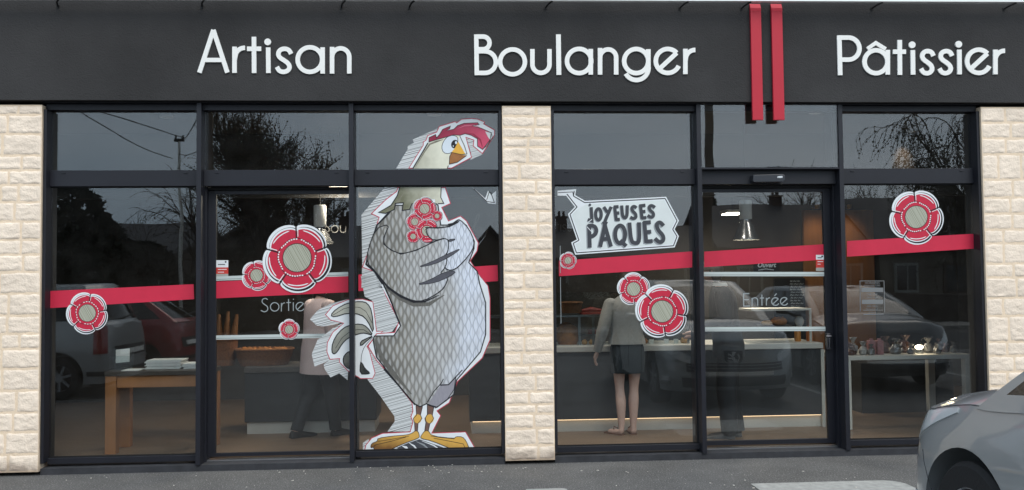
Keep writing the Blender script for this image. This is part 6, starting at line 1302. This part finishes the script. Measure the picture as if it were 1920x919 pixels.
def evergreen(x, y, rx, ry, h, n, seed, label, cat='bush', cone=False):
    rnd = random.Random(seed); t = thing('evergreen', label, cat, (x, y, 0), 'dark evergreens across the street'); m = MB()
    for _ in range(n):
        z = rnd.random()**.8; a = rnd.uniform(0, 2*math.pi); k = (1-z)**.8 if cone else (1-abs(2*z-.9)**3*.75)**.5 if abs(2*z-.9) < 1.09 else .2; k *= 1+.28*noise.noise(Vector((math.cos(a)*2, math.sin(a)*2, z*5+seed))); rr = k*rnd.uniform(.55, 1.0)**.5
        p = Vector((x+rx*rr*math.cos(a), y+ry*rr*math.sin(a), .05+h*z)); q = rnd.uniform(.06, .16); d = Vector((rnd.gauss(0, 1), rnd.gauss(0, 1), rnd.gauss(0, .7))).normalized()*q; c = d.orthogonal().normalized()*q*.5; m.add([p-d, p+c, p+d, p-c], [(0, 1, 2, 3)])
    m.build('foliage', LEAF, t); m = MB(); m.tube([(x, y, 0), (x, y, h*.7)], [.12, .05], 8); m.build('trunk', BARK, t); return t
def tree_at(px, py, Yd, *a, **k): return bare_tree(vx(px, Yd), -Yd, vz(py, px, Yd), *a, **k)
tree_at(548, 204, 18, 5, 'big bare twiggy tree mirrored over the exit door', spread=.40, depth=5, trunk=.14, kids=4, thin=1.1, budn=16, buds_r=.03)
tree_at(368, 350, 22, 8, 'thin bare tree mirrored at the right edge of the leftmost window', spread=.5, depth=4, weep=.5, trunk=.09)
tree_at(1878, 196, 17, 15, 'weeping birch mirrored at the right edge of the rightmost window', spread=.40, weep=1.0, bark=BARK, depth=5, trunk=.10, kids=3, thin=.7, budn=7, buds_r=.03)
tree_at(1520, 330, 31, 20, 'bare tree mirrored behind the roof at the right of the entrance door', spread=.7, depth=4, trunk=.12, thin=1.6)
tree_at(1640, 345, 32, 26, 'bare tree mirrored at the left of the rightmost window', spread=.7, depth=4, trunk=.11, thin=1.6)
tree_at(1700, 352, 33, 31, 'short bare tree mirrored above the big flower of the rightmost window', spread=.7, depth=4, trunk=.10, thin=1.6)
tree_at(198, 388, 24, 33, 'small bare shrub tree mirrored beside the tall dark hedge', spread=.8, depth=4, trunk=.06)
tree_at(272, 398, 25, 35, 'small bare shrub mirrored over the low roof of the leftmost window', spread=.8, depth=4, trunk=.05)
for px, py, Yd, rx, n, cone, lab in ((112, 348, 17, 1.35, 5200, False, 'tall dark evergreen hedge mirrored at the left of the leftmost window'), (186, 418, 17, .95, 2600, False, 'lower dark evergreen mirrored beside the tall hedge'), (1336, 350, 30, 1.5, 3000, True, 'dark conifer mirrored at the left of the entrance door'), (260, 455, 19, 1.2, 3000, False, 'dark garden bush mirrored below the low roof of the leftmost window'), (450, 470, 20, 1.6, 3600, False, 'dark garden bush mirrored below the big bare tree'), (980, 500, 20, 1.5, 2600, False, 'dark garden bush mirrored beside the middle pier'), (1180, 505, 20, 1.7, 2600, False, 'dark garden bush mirrored below the speech bubble')):
    evergreen(vx(px, Yd), -Yd, rx, rx*.8, vz(py, px, Yd), n, int(px), lab, 'conifer' if cone else 'bush', cone)
CONC = mat('concrete_pole', S(236, 233, 224), .9, var=.15, vs=6); WOODP = mat('wooden_pole', S(92, 78, 64), .9, var=.2, vs=6)
def pole(px, pt, Yd, r, mt_, label, arm=True, lean=0):
    x, z = vx(px, Yd), vz(pt, px, Yd); t = thing('utility_pole', label, 'utility pole', (x, -Yd, 0), 'poles along the street'); m = MB(); m.tube([(x, -Yd, -.05), (x+lean*.35, -Yd, z*.5), (x+lean, -Yd, z)], [r*1.35, r*1.15, r], 12); m.build('pole', mt_, t, smooth=True)
    if arm: m = MB(); m.box(x+lean-.16, x+lean+.16, -Yd-.05, -Yd+.05, z, z+.09); [m.lathe([(.02, 0), (.04, .03), (.02, .1)], (x+lean+q, -Yd, z+.09), 8) for q in (-.12, .12)]; m.build('crossarm', BLACK, t)
    return Vector((x+lean, -Yd, z))
pA = pole(337, 262, 18.8, .042, CONC, 'pale slender utility pole mirrored at the right of the leftmost window', lean=-.1)
pB = pole(397, 150, 16.5, .075, WOODP, 'wooden pole mirrored at the left edge of the exit door', lean=-.15)
pC = pole(1337, 120, 21, .13, WOODP, 'thick dark pole mirrored at the left of the entrance door', lean=-.05)
def wire(a, b, sag, label):
    m = MB(); m.tube([a.lerp(b, k/20)+Vector((0, 0, -sag*4*(k/20)*(1-k/20))) for k in range(21)], .014, 5); tag(m.build('overhead_wire', BLACK, smooth=True), label, 'wire', 'overhead wires')
far = Vector((vx(60, 12), -12, vz(165, 60, 12)))
wire(pA+Vector((.2, 0, .1)), far, .03, 'thin overhead wire mirrored in the fanlight above the oak table'); wire(pA+Vector((-.2, 0, -.55)), far+Vector((.4, 0, -.1)), .16, 'thicker sagging overhead wire mirrored in the fanlight above the oak table'); wire(pA+Vector((.2, 0, .1)), pB, .2, 'overhead wire between the pale pole and the wooden pole'); wire(pA+Vector((0, 0, -.4)), pB+Vector((0, 0, -1.6)), .2, 'lower overhead wire between the pale pole and the wooden pole')
m = MB(); m.box(-60, 60, -20.4, -20.2, GZ, 1.0); gw = tag(m.build('garden_wall', HWALL2, bevel=.02), 'long low dark garden wall along the far pavement', 'wall')
